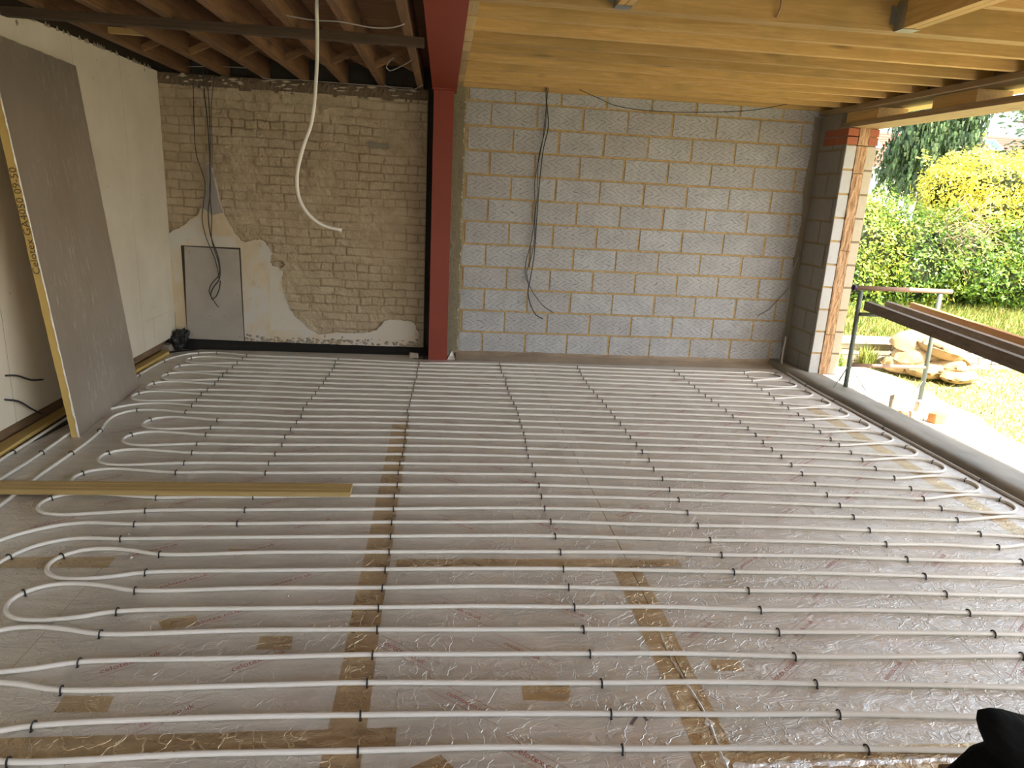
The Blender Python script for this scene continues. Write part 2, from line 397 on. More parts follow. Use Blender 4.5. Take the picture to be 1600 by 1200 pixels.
# left wall: plasterboard on a stud wall, with scored joints
wl_ = MB()
wl_.box(-2.80, -2.634, -1.5, 7.30, .125, 2.56, 1); wl_.box(-2.95, -2.70, -1.5, 7.40, 2.56, 2.80, 1)
ys = [-1.5, -.35, .85, 2.05, 3.25, 4.45, 5.655, 6.43, 7.215]
for a, b in zip(ys[:-1], ys[1:]):
    if a > 6.4:
        wl_.box(-2.634, -2.62, a+.0025, b, .385, 2.572, 0); wl_.box(-2.634, -2.62, a+.0015, b-.55, .125, .3835, 0); wl_.box(-2.634, -2.6195, b-.548, b, .125, .3835, 0)
    else:
        wl_.box(-2.634, -2.62, a+.0025, b-.0025, .125, 2.575, 0)
struct(wl_.build('wall_left', [MAT['plasterboard'], MAT['dark_gap']]))
ragged = MB(); random.seed(3)
for k in range(46):
    y = 4.6 + random.random()*2.5; s = .006 + random.random()*.014
    ragged.add([(-2.618, y-s, 2.565), (-2.612, y+s, 2.565), (-2.62, y+s*random.uniform(-1, 1), 2.575+s*1.6), (-2.63, y, 2.565)], [(0,1,2), (1,3,2), (3,0,2), (0,3,1)])
for y, z, s in ((5.0, 2.52, .016), (6.92, 2.54, .014), (5.93, 2.33, .008), (6.02, 2.47, .007), (4.72, 2.49, .012)):
    ragged.add([(-2.617, y-s, z), (-2.617, y, z-s*1.5), (-2.617, y+s, z), (-2.617, y, z+s)], [(0,1,2,3)])
tag(struct(ragged.build('trim_1', MAT['plaster_raw'])))
struct(MB().box(-2.80, -2.69, -1.5, 7.2, -.05, .12).build('baseboard_left', wood('old_sole_y', 'y', (.16, .09, .045), (.40, .26, .14), rough=.85), bevel=.004))

struct(MB().box(-2.95, 3.95, -1.62, -1.5, -.25, .75).box(-2.95, 3.95, -1.62, -1.5, 2.1, 2.80).box(-2.95, -2.1, -1.62, -1.5, .75, 2.1).box(1.6, 3.95, -1.62, -1.5, .75, 2.1).build('wall_front', MAT['front_wall']))  # unseen wall behind the camera; wall and opening added to shape the light
# back wall, right half: dense blocks laid in ochre mortar on a 450 x 225 grid
def block_wall(name, axis, plane, u0, u1, rows, z0, offs, depth, sgn, mats, jl=.018, bl=.45, bh=.225, proud=.0):
    """axis 'x': face in the XZ plane at Y=plane; axis 'y': face in the YZ plane at X=plane. sgn: outward direction of the face."""
    mb = MB(); bids = []
    def bx(a0, a1, c0, c1, d0, d1, mi):
        lo, hi = sorted((plane + sgn*d0, plane + sgn*d1))
        if axis == 'x': mb.box(a0, a1, lo, hi, c0, c1, mi)
        else: mb.box(lo, hi, a0, a1, c0, c1, mi)
    bx(u0, u1, z0, z0 + rows*bh, -depth, -.006, 1); bids += [0]*6
    for r in range(rows):
        za = z0 + r*bh + jl/2; zb = z0 + (r+1)*bh - jl/2
        off = offs[r % 2]; k0 = math.floor((u0-off)/bl)
        k = k0
        while off + k*bl < u1:
            jit = random.uniform(-.004, .004)
            a = max(u0, off + k*bl + jl/2 + jit); b = min(u1, off + (k+1)*bl - jl/2 + jit*.5)
            if b - a > .02:
                bx(a, b, za + random.uniform(-.001, .002), zb, -.02, random.uniform(-.001, .0025), 0); bids += [random.random()]*6
            k += 1
    o = mb.build(name, mats, fixn=True)
    at = o.data.attributes.new('bid', 'FLOAT', 'FACE')
    for i, val in enumerate(bids): at.data[i].value = val
    md = o.modifiers.new('bevel', 'BEVEL'); md.width = .004; md.segments = 2; md.limit_method = 'ANGLE'
    return o
random.seed(11)
struct(block_wall('wall_back', 'x', 7.214, .20, 3.80, 12, .026, (-.0053, .2187), .14, -1, [MAT['block'], MAT['mortar']]))
random.seed(12)
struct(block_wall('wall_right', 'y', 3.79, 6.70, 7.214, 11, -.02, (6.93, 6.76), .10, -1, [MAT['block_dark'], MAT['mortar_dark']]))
struct(block_wall('wall_right', 'x', 6.69, 3.79, 3.893, 10, .02, (3.55, 3.55), .012, -1, [MAT['pier_block'], MAT['mortar']]))
struct(block_wall('wall_right', 'x', 6.69, 4.003, 4.095, 10, .02, (3.75, 3.75), .60, -1, [MAT['buff_block'], MAT['mortar_dark']]))

# red bricks and the grey bearing block over the pier
rb = MB()
for k in range(2):
    z = 2.275 + k*.078
    rb.box(3.786, 3.893, 6.686, 6.90, z, z+.068, 0); rb.box(3.786, 3.893, 6.91, 7.12, z, z+.068, 0); rb.box(4.003, 4.097, 6.686, 6.95, z, z+.068, 0)
rb.box(3.792, 3.89, 6.70, 7.2, 2.27, 2.43, 1); rb.box(4.008, 4.09, 6.70, 7.2, 2.27, 2.43, 1)
struct(rb.build('trim_2', [MAT['red_brick'], MAT['mortar']], bevel=.003))
struct(MB().box(3.785, 3.90, 6.845, 7.21, 2.430, 2.565).build('trim_3', MAT['concrete'], bevel=.004))

# mineral wool slabs closing the cavity
def wool(z0, z1, seed, name='insulation_slab'):
    random.seed(seed); mb = MB(); nx, nz = 7, max(3, int((z1-z0)/.03)); P = []
    for j in range(nz+1):
        for i in range(nx+1):
            x = 3.898 + .100*i/nx + (.0 if 0 < i < nx else random.uniform(-.004, .004)); z = z0 + (z1-z0)*j/nz
            P.append((x, 6.684 - .012*noise.noise(Vector((x*40, seed, z*9))) - random.uniform(0, .004), z))
    n = len(P); P += [(p[0], 6.95, p[2]) for p in P]
    F = []
    for j in range(nz):
        for i in range(nx):
            a = j*(nx+1)+i; F.append((a, a+1, a+nx+2, a+nx+1))
    W = nx+1
    for j in range(nz):
        F.append((j*W, (j+1)*W, (j+1)*W+n, j*W+n)); F.append((j*W+nx, j*W+nx+n, (j+1)*W+nx+n, (j+1)*W+nx))
    for i in range(nx):
        F.append((i, i+n, i+1+n, i+1)); F.append((nz*W+i, nz*W+i+1, nz*W+i+1+n, nz*W+i+n))
    return mb.add(P, F).build(name, MAT['wool'])
for i, (a, b, t) in enumerate(((.025, .44, 'lowest of the stack'), (.445, 1.28, 'second up from the kerb'), (1.285, 2.01, 'third up from the kerb'), (2.015, 2.262, 'uppermost full-width piece below the bricks'), (2.27, 2.425, 'crumpled tuft between the red bricks'))):
    tag(wool(a, b, i+1), 'brown mineral wool slab in the block pier cavity, ' + t, 'insulation', 'wool slabs in the pier')

# back wall, left half: painted old brickwork as a relief mesh
def old_brick_wall():
    random.seed(5)
    x0, x1, z0, z1 = -2.66, -.165, -.05, 2.47; st = .0088
    nx = int((x1-x0)/st); nz = int((z1-z0)/st); CH = .0815
    V = []; mort = []; bid = []
    offs = [random.uniform(-.02, .02) for _ in range(60)]
    for j in range(nz+1):
        z = z0 + (z1-z0)*j/nz
        for i in range(nx+1):
            x = x0 + (x1-x0)*i/nx
            wob = noise.noise(Vector((x*1.7, 3.3, z*2.1)))*.016 + noise.noise(Vector((x*9, 1.3, z*9)))*.011
            zz = (z + wob)/CH; r = math.floor(zz); fz = (zz-r)*CH
            L = .232 if r % 3 else .232
            head = (r % 4 == 2)
            L = .118 if head else .236
            xx = (x + offs[r % 60] + (.118 if r % 2 else 0) + noise.noise(Vector((x*8, 9.3, z*8)))*.008)/L; c = math.floor(xx); fx = (xx-c)*L
            d = min(fz, CH-fz, fx, L-fx)
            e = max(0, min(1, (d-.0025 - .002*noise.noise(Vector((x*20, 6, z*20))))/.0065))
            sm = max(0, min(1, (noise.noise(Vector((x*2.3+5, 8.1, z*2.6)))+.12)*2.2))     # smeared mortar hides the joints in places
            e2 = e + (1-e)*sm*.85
            rnd = noise.cell(Vector((c*1.0+.5, r*1.0+.5, 2.5)))
            h = e2*.013 + (rnd-.5)*.009*e + noise.noise(Vector((x*30 + z*14, 4.4, z*22)))*.0065 + noise.noise(Vector((x*62, 2.4, z*62)))*.003 + noise.noise(Vector((x*13 + z*6, z*9, 7.7)))*.010*(.35+sm)
            if noise.noise(Vector((x*6+3, 1.1, z*6))) > .62: h -= .012
            hd = math.hypot(x+1.585, z-.865)
            if hd < .03: h -= .035
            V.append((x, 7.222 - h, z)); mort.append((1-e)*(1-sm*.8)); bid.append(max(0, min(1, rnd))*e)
    F = [(j*(nx+1)+i, j*(nx+1)+i+1, (j+1)*(nx+1)+i+1, (j+1)*(nx+1)+i) for j in range(nz) for i in range(nx)]
    n = len(V)
    V += [(x0, 7.30, z0), (x1, 7.30, z0), (x1, 7.30, z1), (x0, 7.30, z1)]
    F += [(n, n+3, n+2, n+1)]
    F += [tuple([n+1] + [j*(nx+1)+nx for j in range(nz+1)][::1] + [n+2])]
    F += [tuple([n+3] + [nz*(nx+1)+i for i in range(nx+1)] + [n+2])]
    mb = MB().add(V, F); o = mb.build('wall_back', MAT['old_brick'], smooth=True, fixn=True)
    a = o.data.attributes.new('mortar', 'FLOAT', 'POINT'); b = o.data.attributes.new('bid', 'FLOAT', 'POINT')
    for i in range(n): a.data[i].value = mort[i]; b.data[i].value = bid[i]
    return struct(o)
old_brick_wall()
# ragged broken top course under the joists
tp = MB(); random.seed(9); nx = 150
P = []
for i in range(nx+1):
    x = -2.66 + 2.50*i/nx
    for j, (z, b) in enumerate(((2.45, 0), (2.485, .006), (2.52, .010), (2.55, .004), (2.568, -.006))):
        P.append((x, 7.225 - b - .010*random.random() - .008*noise.noise(Vector((x*12, j*3.0, 1))), z + (.008*random.uniform(-1, 1) if j not in (0, 4) else 0)))
    P.append((x, 7.33, 2.568))
F = [(i*6+j, (i+1)*6+j, (i+1)*6+j+1, i*6+j+1) for i in range(nx) for j in range(5)]
struct(tp.add(P, F).build('wall_back', MAT['brick_top']))
fl_ = MB()
for k in range(40):
    x = random.uniform(-2.6, -.25); z = random.uniform(2.49, 2.56); w = random.uniform(.01, .05); h = random.uniform(.004, .012)
    fl_.add([(x-w, 7.203, z), (x, 7.203, z-h), (x+w, 7.203, z+h*.4), (x+w*.2, 7.203, z+h), (x-w*.5, 7.203, z+h*.8), (x, 7.226, z)], [(0,1,2,3,4), (1,0,5), (2,1,5), (3,2,5), (4,3,5), (0,4,5)])
struct(fl_.build('trim_4', plain('old_lime', (.48, .40, .29), .9, 0, 30, .2, .4)))
# dark masonry behind the joist ends, and in the slot beside the post
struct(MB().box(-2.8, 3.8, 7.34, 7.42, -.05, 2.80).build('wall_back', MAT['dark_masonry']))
# rough cement strip between the post and the blockwork
random.seed(21); P = []; nz = 120
for j in range(nz+1):
    z = -.02 + 2.72*j/nz; xr = .205 + .018*noise.noise(Vector((1, 1, z*6))) + random.uniform(-.004, .004)
    for i, x in enumerate((.0, .06, .10, .14, xr-.014, xr)):
        P.append((x, 7.205 - (.012 if 0 < i < 5 else -.004) - .008*noise.noise(Vector((x*30, 2, z*12))), z))
F = [(j*6+i, j*6+i+1, (j+1)*6+i+1, (j+1)*6+i) for j in range(nz) for i in range(5)]
struct(MB().add(P, F).build('wall_back', plain('cement_strip', (.235, .205, .135), .95, 0, 35, .3, .9, .01)))
random.seed(22); cr = MB()
for k in range(90):
    z = random.uniform(.05, 2.5); x = .188 + .018*noise.noise(Vector((1, 1, z*6))); s = random.uniform(.003, .008)
    cr.add([(x-s, 7.196, z-s), (x+s, 7.195, z-s), (x+s*.5, 7.188, z+s), (x-s, 7.190, z+s*1.4), (x, 7.205, z)], [(0,1,2,3), (0,1,4), (1,2,4), (2,3,4), (3,0,4)])
struct(cr.build('trim_5', MAT['plaster_white']))

# plaster still clinging to the brickwork
def slab_poly(name, poly, y0, y1, mats, seed=0, jag=.008, sub=5):
    random.seed(seed); out = []
    n = len(poly)
    for i in range(n):
        a = poly[i]; b = poly[(i+1) % n]
        for k in range(sub):
            t = k/sub; out.append((a[0]+(b[0]-a[0])*t + (random.uniform(-jag, jag) if k else 0), a[1]+(b[1]-a[1])*t + (random.uniform(-jag, jag) if k else 0)))
    mb = MB(); n = len(out)
    mb.add([(p[0], y0, p[1]) for p in out] + [(p[0], y1, p[1]) for p in out],
           [tuple(range(n))] , 0)
    mb.f += [(i, (i+1) % n, (i+1) % n + n, i+n) for i in range(n)]; mb.m += [1]*n
    return mb.build(name, mats)
PL = [(-2.62,1.118),(-2.55,1.163),(-2.47,1.20),(-2.40,1.27),(-2.333,1.312),(-2.29,1.40),(-2.25,1.525),(-2.235,1.65),(-2.233,1.788),(-2.185,1.808),(-2.165,1.68),(-2.139,1.589),(-2.12,1.45),(-2.093,1.353),(-2.05,1.26),(-2.013,1.176),(-1.95,1.09),(-1.898,1.071),(-1.80,1.10),(-1.733,1.09),(-1.69,1.03),(-1.658,.976),(-1.675,.90),(-1.663,.851),(-1.60,.84),(-1.554,.793),(-1.575,.70),(-1.56,.602),(-1.535,.52),(-1.509,.442),(-1.46,.36),(-1.412,.315),(-1.32,.22),(-1.212,.176),(-1.05,.21),(-.95,.19),(-.827,.202),(-.70,.21),(-.633,.242),(-.57,.33),(-.503,.36),(-.38,.35),(-.256,.335),(-.25,.28),(-.209,.223),(-.20,.16),(-.24,.12),(-.40,.085),(-.567,.06),(-.80,.05),(-1.086,.06),(-1.47,.062),(-1.944,.067),(-2.532,.10),(-2.62,.09)]
struct(slab_poly('trim_6', PL, 7.192, 7.222, [MAT['plaster'], MAT['plaster_raw']], 4))
struct(slab_poly('trim_7', [(-1.69,1.06),(-1.665,.96),(-1.68,.86),(-1.60,.83),(-1.575,.78),(-1.60,.62),(-1.52,.44),(-1.42,.30),(-1.30,.215),(-1.45,.21),(-1.70,.20)], 7.189, 7.20, [MAT['plaster_white'], MAT['plaster_raw']], 6, .004))
struct(slab_poly('trim_8', [(-1.22,.165),(-1.0,.20),(-.80,.195),(-.64,.235),(-.56,.325),(-.50,.352),(-.30,.332),(-.24,.30),(-.26,.20),(-.35,.15),(-.55,.13),(-.9,.13),(-1.15,.13)], 7.188, 7.20, [MAT['plaster_white'], MAT['plaster_raw']], 8, .006))
struct(slab_poly('trim_9', [(-2.44,1.01),(-2.43,1.115),(-2.0,1.12),(-1.975,1.01)], 7.189, 7.20, [MAT['plaster_white'], MAT['plaster_raw']], 10, .003))
struct(slab_poly('trim_10', [(-2.29,1.38),(-2.24,1.56),(-2.23,1.77),(-2.19,1.79),(-2.16,1.62),(-2.13,1.44),(-2.10,1.34),(-2.2,1.31)], 7.189, 7.20, [plain('grey_skim', (.33, .30, .28), .85), MAT['plaster_raw']], 12, .006))
random.seed(31); lump = MB()
for k in range(130):
    x = random.uniform(-1.95, -.22); z = .085 + abs(random.gauss(0, .03)); s = random.uniform(.006, .018)
    lump.add([(x-s*1.6, 7.195, z), (x, 7.185, z-s), (x+s*1.5, 7.195, z), (x+s*.4, 7.184, z+s*.8), (x-s*.5, 7.188, z+s*.7), (x, 7.22, z)], [(0,1,2,3,4), (1,0,5), (2,1,5), (3,2,5), (4,3,5), (0,4,5)])
struct(lump.build('trim_11', MAT['plaster_raw']))

struct(slab_poly('trim_15', [(-.745,2.05),(-.70,2.075),(-.62,2.06),(-.545,2.065),(-.53,2.03),(-.56,2.0),(-.62,2.015),(-.68,2.01)], 7.2035, 7.215, [MAT['smear'], MAT['smear']], 3, .010, 6))
struct(slab_poly('trim_16', [(3.80, .02), (3.74, .02), (3.72, .3), (3.735, .7), (3.71, 1.1), (3.735, 1.5), (3.70, 1.9), (3.72, 2.2), (3.70, 2.56), (3.80, 2.56)], 7.2105, 7.216, [MAT['smear'], MAT['smear']], 13, .009, 9))
# grey board screwed over the opening in the plaster
gp = empty('access_panel', (-2.23, 7.185, .55)); tag(gp, 'flat grey board fixed over the plaster below the hanging cables', 'panel')
o = MB().add([(-2.477, 7.176, 1.004), (-1.968, 7.176, .996), (-1.963, 7.176, .085), (-2.508, 7.176, .095), (-2.477, 7.190, 1.004), (-1.968, 7.190, .996), (-1.963, 7.190, .085), (-2.508, 7.190, .095)],
     [(0,1,2,3), (4,7,6,5), (0,4,5,1), (1,5,6,2), (2,6,7,3), (3,7,4,0)]).build('board', MAT['panel'])
o.parent = gp; o.matrix_parent_inverse = Matrix.Translation(gp.location).inverted()
for x, z in ((-2.43, .95), (-2.01, .95), (-2.46, .13), (-2.0, .13), (-2.28, .33), (-2.14, .33), (-2.0, .55)):
    s = MB().tube([(x, 7.1765, z), (x, 7.174, z)], .0055, 8).build('screw', MAT['mortar_dark']); s.parent = gp; s.matrix_parent_inverse = Matrix.Translation(gp.location).inverted()
struct(MB().box(-2.512, -1.955, 7.1885, 7.1915, .075, 1.012).build('trim_12', MAT['dark_gap']))

# black damp-proof strip at the foot of the brick wall
random.seed(41); P = []; nx = 60
for i in range(nx+1):
    x = -2.66 + 2.53*i/nx; t = .088 - .022*i/nx
    P += [(x, 7.10 - .0*i, -.004), (x, 7.135, .004), (x, 7.165 + .004*random.random(), .03), (x, 7.180 + .003*random.random(), t + .004*random.uniform(-1, 1)), (x, 7.20, t+.003)]
F = [(i*5+j, (i+1)*5+j, (i+1)*5+j+1, i*5+j+1) for i in range(nx) for j in range(4)]
tag(MB().add(P, F).build('damp_proof_membrane', MAT['membrane'], smooth=True), 'black plastic membrane strip running along the foot of the brick wall', 'membrane')
# crumpled bunch of it in the corner
bm = bmesh.new(); bmesh.ops.create_icosphere(bm, subdivisions=4, radius=1)
for v in bm.verts:
    n = 1 + .35*noise.noise(v.co*2.2) + .18*noise.noise(v.co*5)
    p = v.co*n; v.co = Vector((-2.56 + p.x*.085, 7.10 + p.y*.07, .09 + p.z*.10 + max(0, p.x)*.05))
me = bpy.data.meshes.new('membrane_bunch'); bm.to_mesh(me); bm.free(); me.materials.append(MAT['membrane'])
o = bpy.data.objects.new('membrane_bunch', me); COL.objects.link(o); tag(o, 'crumpled bunch of black plastic sheeting stuffed in the left corner', 'membrane')
random.seed(42)
P = [(-2.69, 6.93, .003), (-2.42, 7.12, .003), (-2.36, 7.13, .004), (-2.40, 7.06, .003), (-2.52, 6.98, .003), (-2.60, 6.90, .004)]
tag(MB().prism([(p[0], p[1]) for p in P], .001, .004, 'z').build('membrane_flap', MAT['membrane']), 'black membrane flap lying flat in the back left corner', 'membrane')
tag(MB().prism([(-2.62, 4.95), (-2.50, 5.3), (-2.49, 4.8), (-2.53, 4.45), (-2.60, 4.3)], .001, .005, 'z').build('membrane_flap', MAT['membrane']), 'black membrane flap on the floor behind the leaning board', 'membrane')
tag(MB().add([(-.30, 7.0, .0), (-.21, 6.98, .0), (-.20, 7.06, .0), (-.31, 7.07, .0), (-.29, 7.01, .055), (-.22, 7.0, .05), (-.21, 7.05, .045), (-.30, 7.06, .05)], [(0,3,2,1),(4,5,6,7),(0,1,5,4),(1,2,6,5),(2,3,7,6),(3,0,4,7)]).build('brick_fragment', MAT['plaster_raw'], bevel=.006), 'broken brown brick lump lying left of the red post foot', 'rubble')

# foil upstand along the block wall and by the post
random.seed(43); P = []; nx = 110
for i in range(nx+1):
    x = .17 + 3.50*i/nx; w = noise.noise(Vector((x*3.1, 0, 0)))*.008; w2 = noise.noise(Vector((x*5.3, 4, 0)))*.01
    P += [(x, 6.955 + w*.4, .001), (x, 7.03 + w, .006 + abs(w2)*.5), (x, 7.12 + w, .010 + abs(w)), (x, 7.185, .018 + w2*.6 + .006), (x, 7.207, .048 + w2)]
F = [(i*5+j, (i+1)*5+j, (i+1)*5+j+1, i*5+j+1) for i in range(nx) for j in range(4)]
tag(MB().add(P, F).build('foil_upstand', foil('upstand_foil', (.60, .49, .36), (.42, .34, .25), .42, .9, metal=.6, pink=False), smooth=True), 'creased foil strip turned up along the foot of the block wall', 'foil strip')
tag(MB().add([(.085, 6.965, .002), (.17, 6.96, .002), (.135, 7.02, .085), (.095, 7.01, .03), (.155, 7.01, .03)], [(0,3,2), (0,1,4,3), (1,4,2), (3,4,2)]).build('foil_scrap', MAT['bright_foil']), 'bright folded foil scrap standing right of the red post foot', 'foil scrap')

# ------------------------------------------------------------------ kerb and ground outside
random.seed(51); prof = [(3.575, -.05), (3.578, .0), (3.592, .035), (3.612, .052), (3.64, .060), (3.70, .056), (3.80, .042), (3.90, .034), (3.945, .026), (3.955, -.02), (3.955, -.14)]
P = []; ny = 150
for i in range(ny+1):
    y = -1.5 + 8.72*i/ny
    for j, (x, z) in enumerate(prof):
        w = noise.noise(Vector((y*1.2, j*.35, 0)))*.006 + noise.noise(Vector((y*5, j*.7, 3)))*.003
        P.append((x + w*(1 if j else 0), y, z + (w if 1 < j < 9 else 0)))
n = len(prof); F = [(i*n+j, (i+1)*n+j, (i+1)*n+j+1, i*n+j+1) for i in range(ny) for j in range(n-1)]
struct(MB().add(P, F).build('trim_13', MAT['kerb'], smooth=True))
struct(MB().box(3.957, 3.985, -1.5, 5.75, -.13, .012).build('trim_14', MAT['orange_y'], bevel=.003))

def ground_grid(name, x0, x1, y0, y1, n, m_, zf, mat):
    P = [(x0+(x1-x0)*i/n, y0+(y1-y0)*j/m_, zf(x0+(x1-x0)*i/n, y0+(y1-y0)*j/m_)) for j in range(m_+1) for i in range(n+1)]
    F = [(j*(n+1)+i, j*(n+1)+i+1, (j+1)*(n+1)+i+1, (j+1)*(n+1)+i) for j in range(m_) for i in range(n)]
    return struct(MB().add(P, F).build(name, mat, smooth=True))
def zlawn(x, y):
    b = -.115 + .012*noise.noise(Vector((x*1.3, y*1.3, 0)))
    if y > 8.0: b = .13 + (y-8.0)*.055 + .03*noise.noise(Vector((x, y, 2)))
    return b
ground_grid('ground', 3.9, 18, -6, 7.95, 90, 90, lambda x, y: -.115 + .012*noise.noise(Vector((x*1.3, y*1.3, 0))), MAT['soil'])
ground_grid('ground', 3.9, 30, 7.95, 30, 70, 60, lambda x, y: .13 + (min(y, 14)-8.0)*.055 + .03*noise.noise(Vector((x, y, 2))), MAT['soil'])
struct(MB().box(-40, 70, 29, 110, -.5, .1).build('ground', MAT['soil']))
struct(MB().box(-12, 3.9, -14, -1.5, -.3, -.1).build('ground', plain('unseen_rear_ground', (.14, .15, .05), .95)))  # unseen ground behind the room, coloured dark to hold back bounced light
def path_edge(y): return 4.95 + .18*math.sin(y*1.1) + .12*noise.noise(Vector((y*2, 0, 0)))
P = []; ny = 90
for i in range(ny+1):
    y = -6 + 13.6*i/ny
    for j in range(9):
        x = 3.955 + (path_edge(y)-3.955)*j/8
        P.append((x, y, -.088 + .012*noise.noise(Vector((x*3, y*3, 5))) - (.03 if j == 8 else 0)))
F = [(i*9+j, i*9+j+1, (i+1)*9+j+1, (i+1)*9+j) for i in range(ny) for j in range(8)]
struct(MB().add(P, F).build('path', MAT['path'], smooth=True))

# ================================================================== CEILINGS
# old ceiling: joists, boards, batten, herringbone struts
bd = MB(); y = -1.5; random.seed(61)
while y < 7.33:
    w = .125; bd.box(-2.8, -.13, y, min(y+w-.004, 7.34), 2.772 + random.uniform(0, .003), 2.795); y += w
struct(bd.build('ceiling', MAT['old_board']))
JX = [-2.38, -2.025, -1.66, -1.305, -.943, -.595, -.236]
ORD = ['first', 'second', 'third', 'fourth', 'fifth', 'sixth', 'seventh', 'eighth', 'ninth', 'tenth', 'eleventh', 'twelfth', 'thirteenth', 'fourteenth', 'fifteenth', 'sixteenth', 'seventeenth', 'eighteenth', 'nineteenth', 'twentieth', 'twenty-first', 'twenty-second', 'twenty-third', 'twenty-fourth', 'twenty-fifth', 'twenty-sixth', 'twenty-seventh', 'twenty-eighth', 'twenty-ninth', 'thirtieth', 'thirty-first', 'thirty-second', 'thirty-third', 'thirty-fourth', 'thirty-fifth', 'thirty-sixth']
for i, x in enumerate(JX):
    o = MB().box(-.028, .028, -1.5, 7.30, 0, .20).build('ceiling_joist', MAT['old_y'], bevel=.003); o.location = (x, 0, ZC)
    tag(o, 'dark brown old ceiling joist, %s from the left plasterboard wall' % ORD[i], 'joist', 'old joists over the left half')
tag(MB().box(-2.60, -.14, 4.80, 4.865, 2.518, 2.5695).build('ceiling_batten', MAT['old_x'], bevel=.002), 'long dark batten nailed across under the old brown joists', 'batten')
EX = [-2.70] + JX
st_ = empty('joist_strut', (0, 0, 0))
for i in range(len(JX)-1):
    a, b = JX[i]+.029, JX[i+1]-.029
    for q, (za, zb, yy) in enumerate(((2.60, 2.742, 6.20), (2.742, 2.60, 6.255))):
        o = MB().beam((a, yy, za), (b, yy, zb), .04, .045).build('joist_strut', MAT['old_board'])
        tag(o, 'brown %s strut of the crossed pair between the %s and %s old joists' % ('front' if q == 0 else 'rear', ORD[i], ORD[i+1]), 'strut', 'herringbone struts between old joists')
bpy.data.objects.remove(st_)
o = MB().box(-2.35, -2.055, 5.62, 5.665, 2.60, 2.64).build('softwood_noggin', MAT['yellow_x']); tag(o, 'pale new softwood noggin between the first two old joists', 'noggin')
o = MB().box(-1.82, -1.78, 4.10, 4.50, 2.60, 2.70).build('softwood_block', MAT['pale_y']); tag(o, 'short pale softwood block between old joists near the top edge', 'timber block')
# thin cables looped above the brick wall
def cable(name, P, r, mat, label, cat='cable', step=.03, group=None):
    o = MB().tube(catmull(P, step), r, 6).build(name, mat, smooth=True); tag(o, label, cat, group); return o
cable('cable', [(-2.28, 7.02, 2.60), (-2.0, 7.06, 2.625), (-1.7, 7.05, 2.61), (-1.66, 7.05, 2.56), (-1.3, 7.05, 2.556), (-.95, 7.06, 2.555), (-.60, 7.06, 2.553), (-.30, 7.05, 2.552)], .0035, MAT['grey_cable'], 'thin grey cable strung along under the joist ends above the brick wall')
cable('cable', [(-.25, 5.6, 2.56), (-.33, 5.7, 2.53), (-.42, 5.75, 2.50), (-.44, 5.72, 2.515), (-.40, 5.62, 2.56), (-.38, 5.6, 2.566)], .0035, MAT['grey_cable'], 'short pale cable loop hanging right behind the dark batten')
cable('cable', [(-.90, 4.45, 2.563), (-.75, 4.45, 2.55), (-.60, 4.43, 2.548), (-.42, 4.45, 2.535), (-.30, 4.45, 2.545), (-.24, 4.43, 2.563)], .004, MAT['grey_cable'], 'pale cable slung across the joists in front of the dark batten')
cable('cable', [(-.20, 6.85, 2.563), (-.27, 6.9, 2.53), (-.35, 6.95, 2.52), (-.50, 6.98, 2.535), (-.57, 6.98, 2.562)], .003, MAT['grey_cable'], 'thin grey cable drooping near the red beam above the brick wall')

# new ceiling: softwood joists running across from the red beam
struct(MB().box(-3.0, 4.85, -1.62, 7.42, 2.802, 2.84).build('ceiling', wood('deck', 'y', (.36, .22, .07), (.52, .34, .13), rough=.8)))
NY = [7.186, 6.84, 6.487, 6.116, 5.766, 5.405, 5.06, 4.695, 4.332]
jt = MB().box(.108, 3.86, -.0235, .0235, 0, .185)
proto = jt.build('softwood_joist', MAT['pine_x'], bevel=.0015)
for i, y in enumerate(NY):
    o = proto if i == 0 else proto.copy()
    if i: COL.objects.link(o)
    o.location = (0, y, ZN)
    tag(o, 'golden new softwood joist, %s out from the block wall' % ORD[i], 'joist', 'new joists over the right half')
o = MB().box(.108, 3.86, 3.938, 3.982, ZN, ZN+.185).box(.108, 3.86, 3.984, 4.028, ZN, ZN+.185).build('trimmer_joist', MAT['pine_x'], bevel=.0015)
tag(o, 'doubled golden joist carrying the metal hangers, nearest full-length one', 'joist')
hk = MB().tube(catmull([(1.71, 3.936, 2.72), (1.725, 3.915, 2.715), (1.73, 3.915, 2.68), (1.722, 3.93, 2.63)], .01), .006, 8).build('steel_hook', MAT['rust'], smooth=True); tag(hk, 'bent rusty hook on the face of the doubled golden joist', 'hook')
def trimmer(x0, x1, lab):
    t = empty('trimmer_joist', ((x0+x1)/2, 3.6, ZN)); tag(t, lab, 'joist')
    inv = Matrix.Translation(t.location).inverted(); xm = (x0+x1)/2
    for a, b in ((x0, xm-.001), (xm+.001, x1)):
        o = MB().box(a, b, 1.3, 3.936, ZN, ZN+.185).build('timber', MAT['pine_y'], bevel=.0015); o.parent = t; o.matrix_parent_inverse = inv
    h = MB().box(x0-.003, x0-.001, 3.854, 3.936, ZN-.002, ZN+.14).box(x1+.001, x1+.003, 3.854, 3.936, ZN-.002, ZN+.14).box(x0-.003, x1+.003, 3.854, 3.936, ZN-.004, ZN-.002)
    h.box(x0-.035, x0-.003, 3.934, 3.937, ZN+.03, ZN+.12).box(x1+.003, x1+.045, 3.934, 3.937, ZN+.03, ZN+.14)
    for z in (.04, .07, .10): h.tube([(x0-.003, 3.894, ZN+z), (x0-.006, 3.894, ZN+z)], .004, 6)
    o = h.build('joist_hanger', MAT['galv']); o.parent = t; o.matrix_parent_inverse = inv
    return t
trimmer(.850, .927, 'short doubled trimmer at the top edge, left of the joist hook')
trimmer(2.389, 2.481, 'large doubled trimmer with galvanised hanger right of the joist hook')
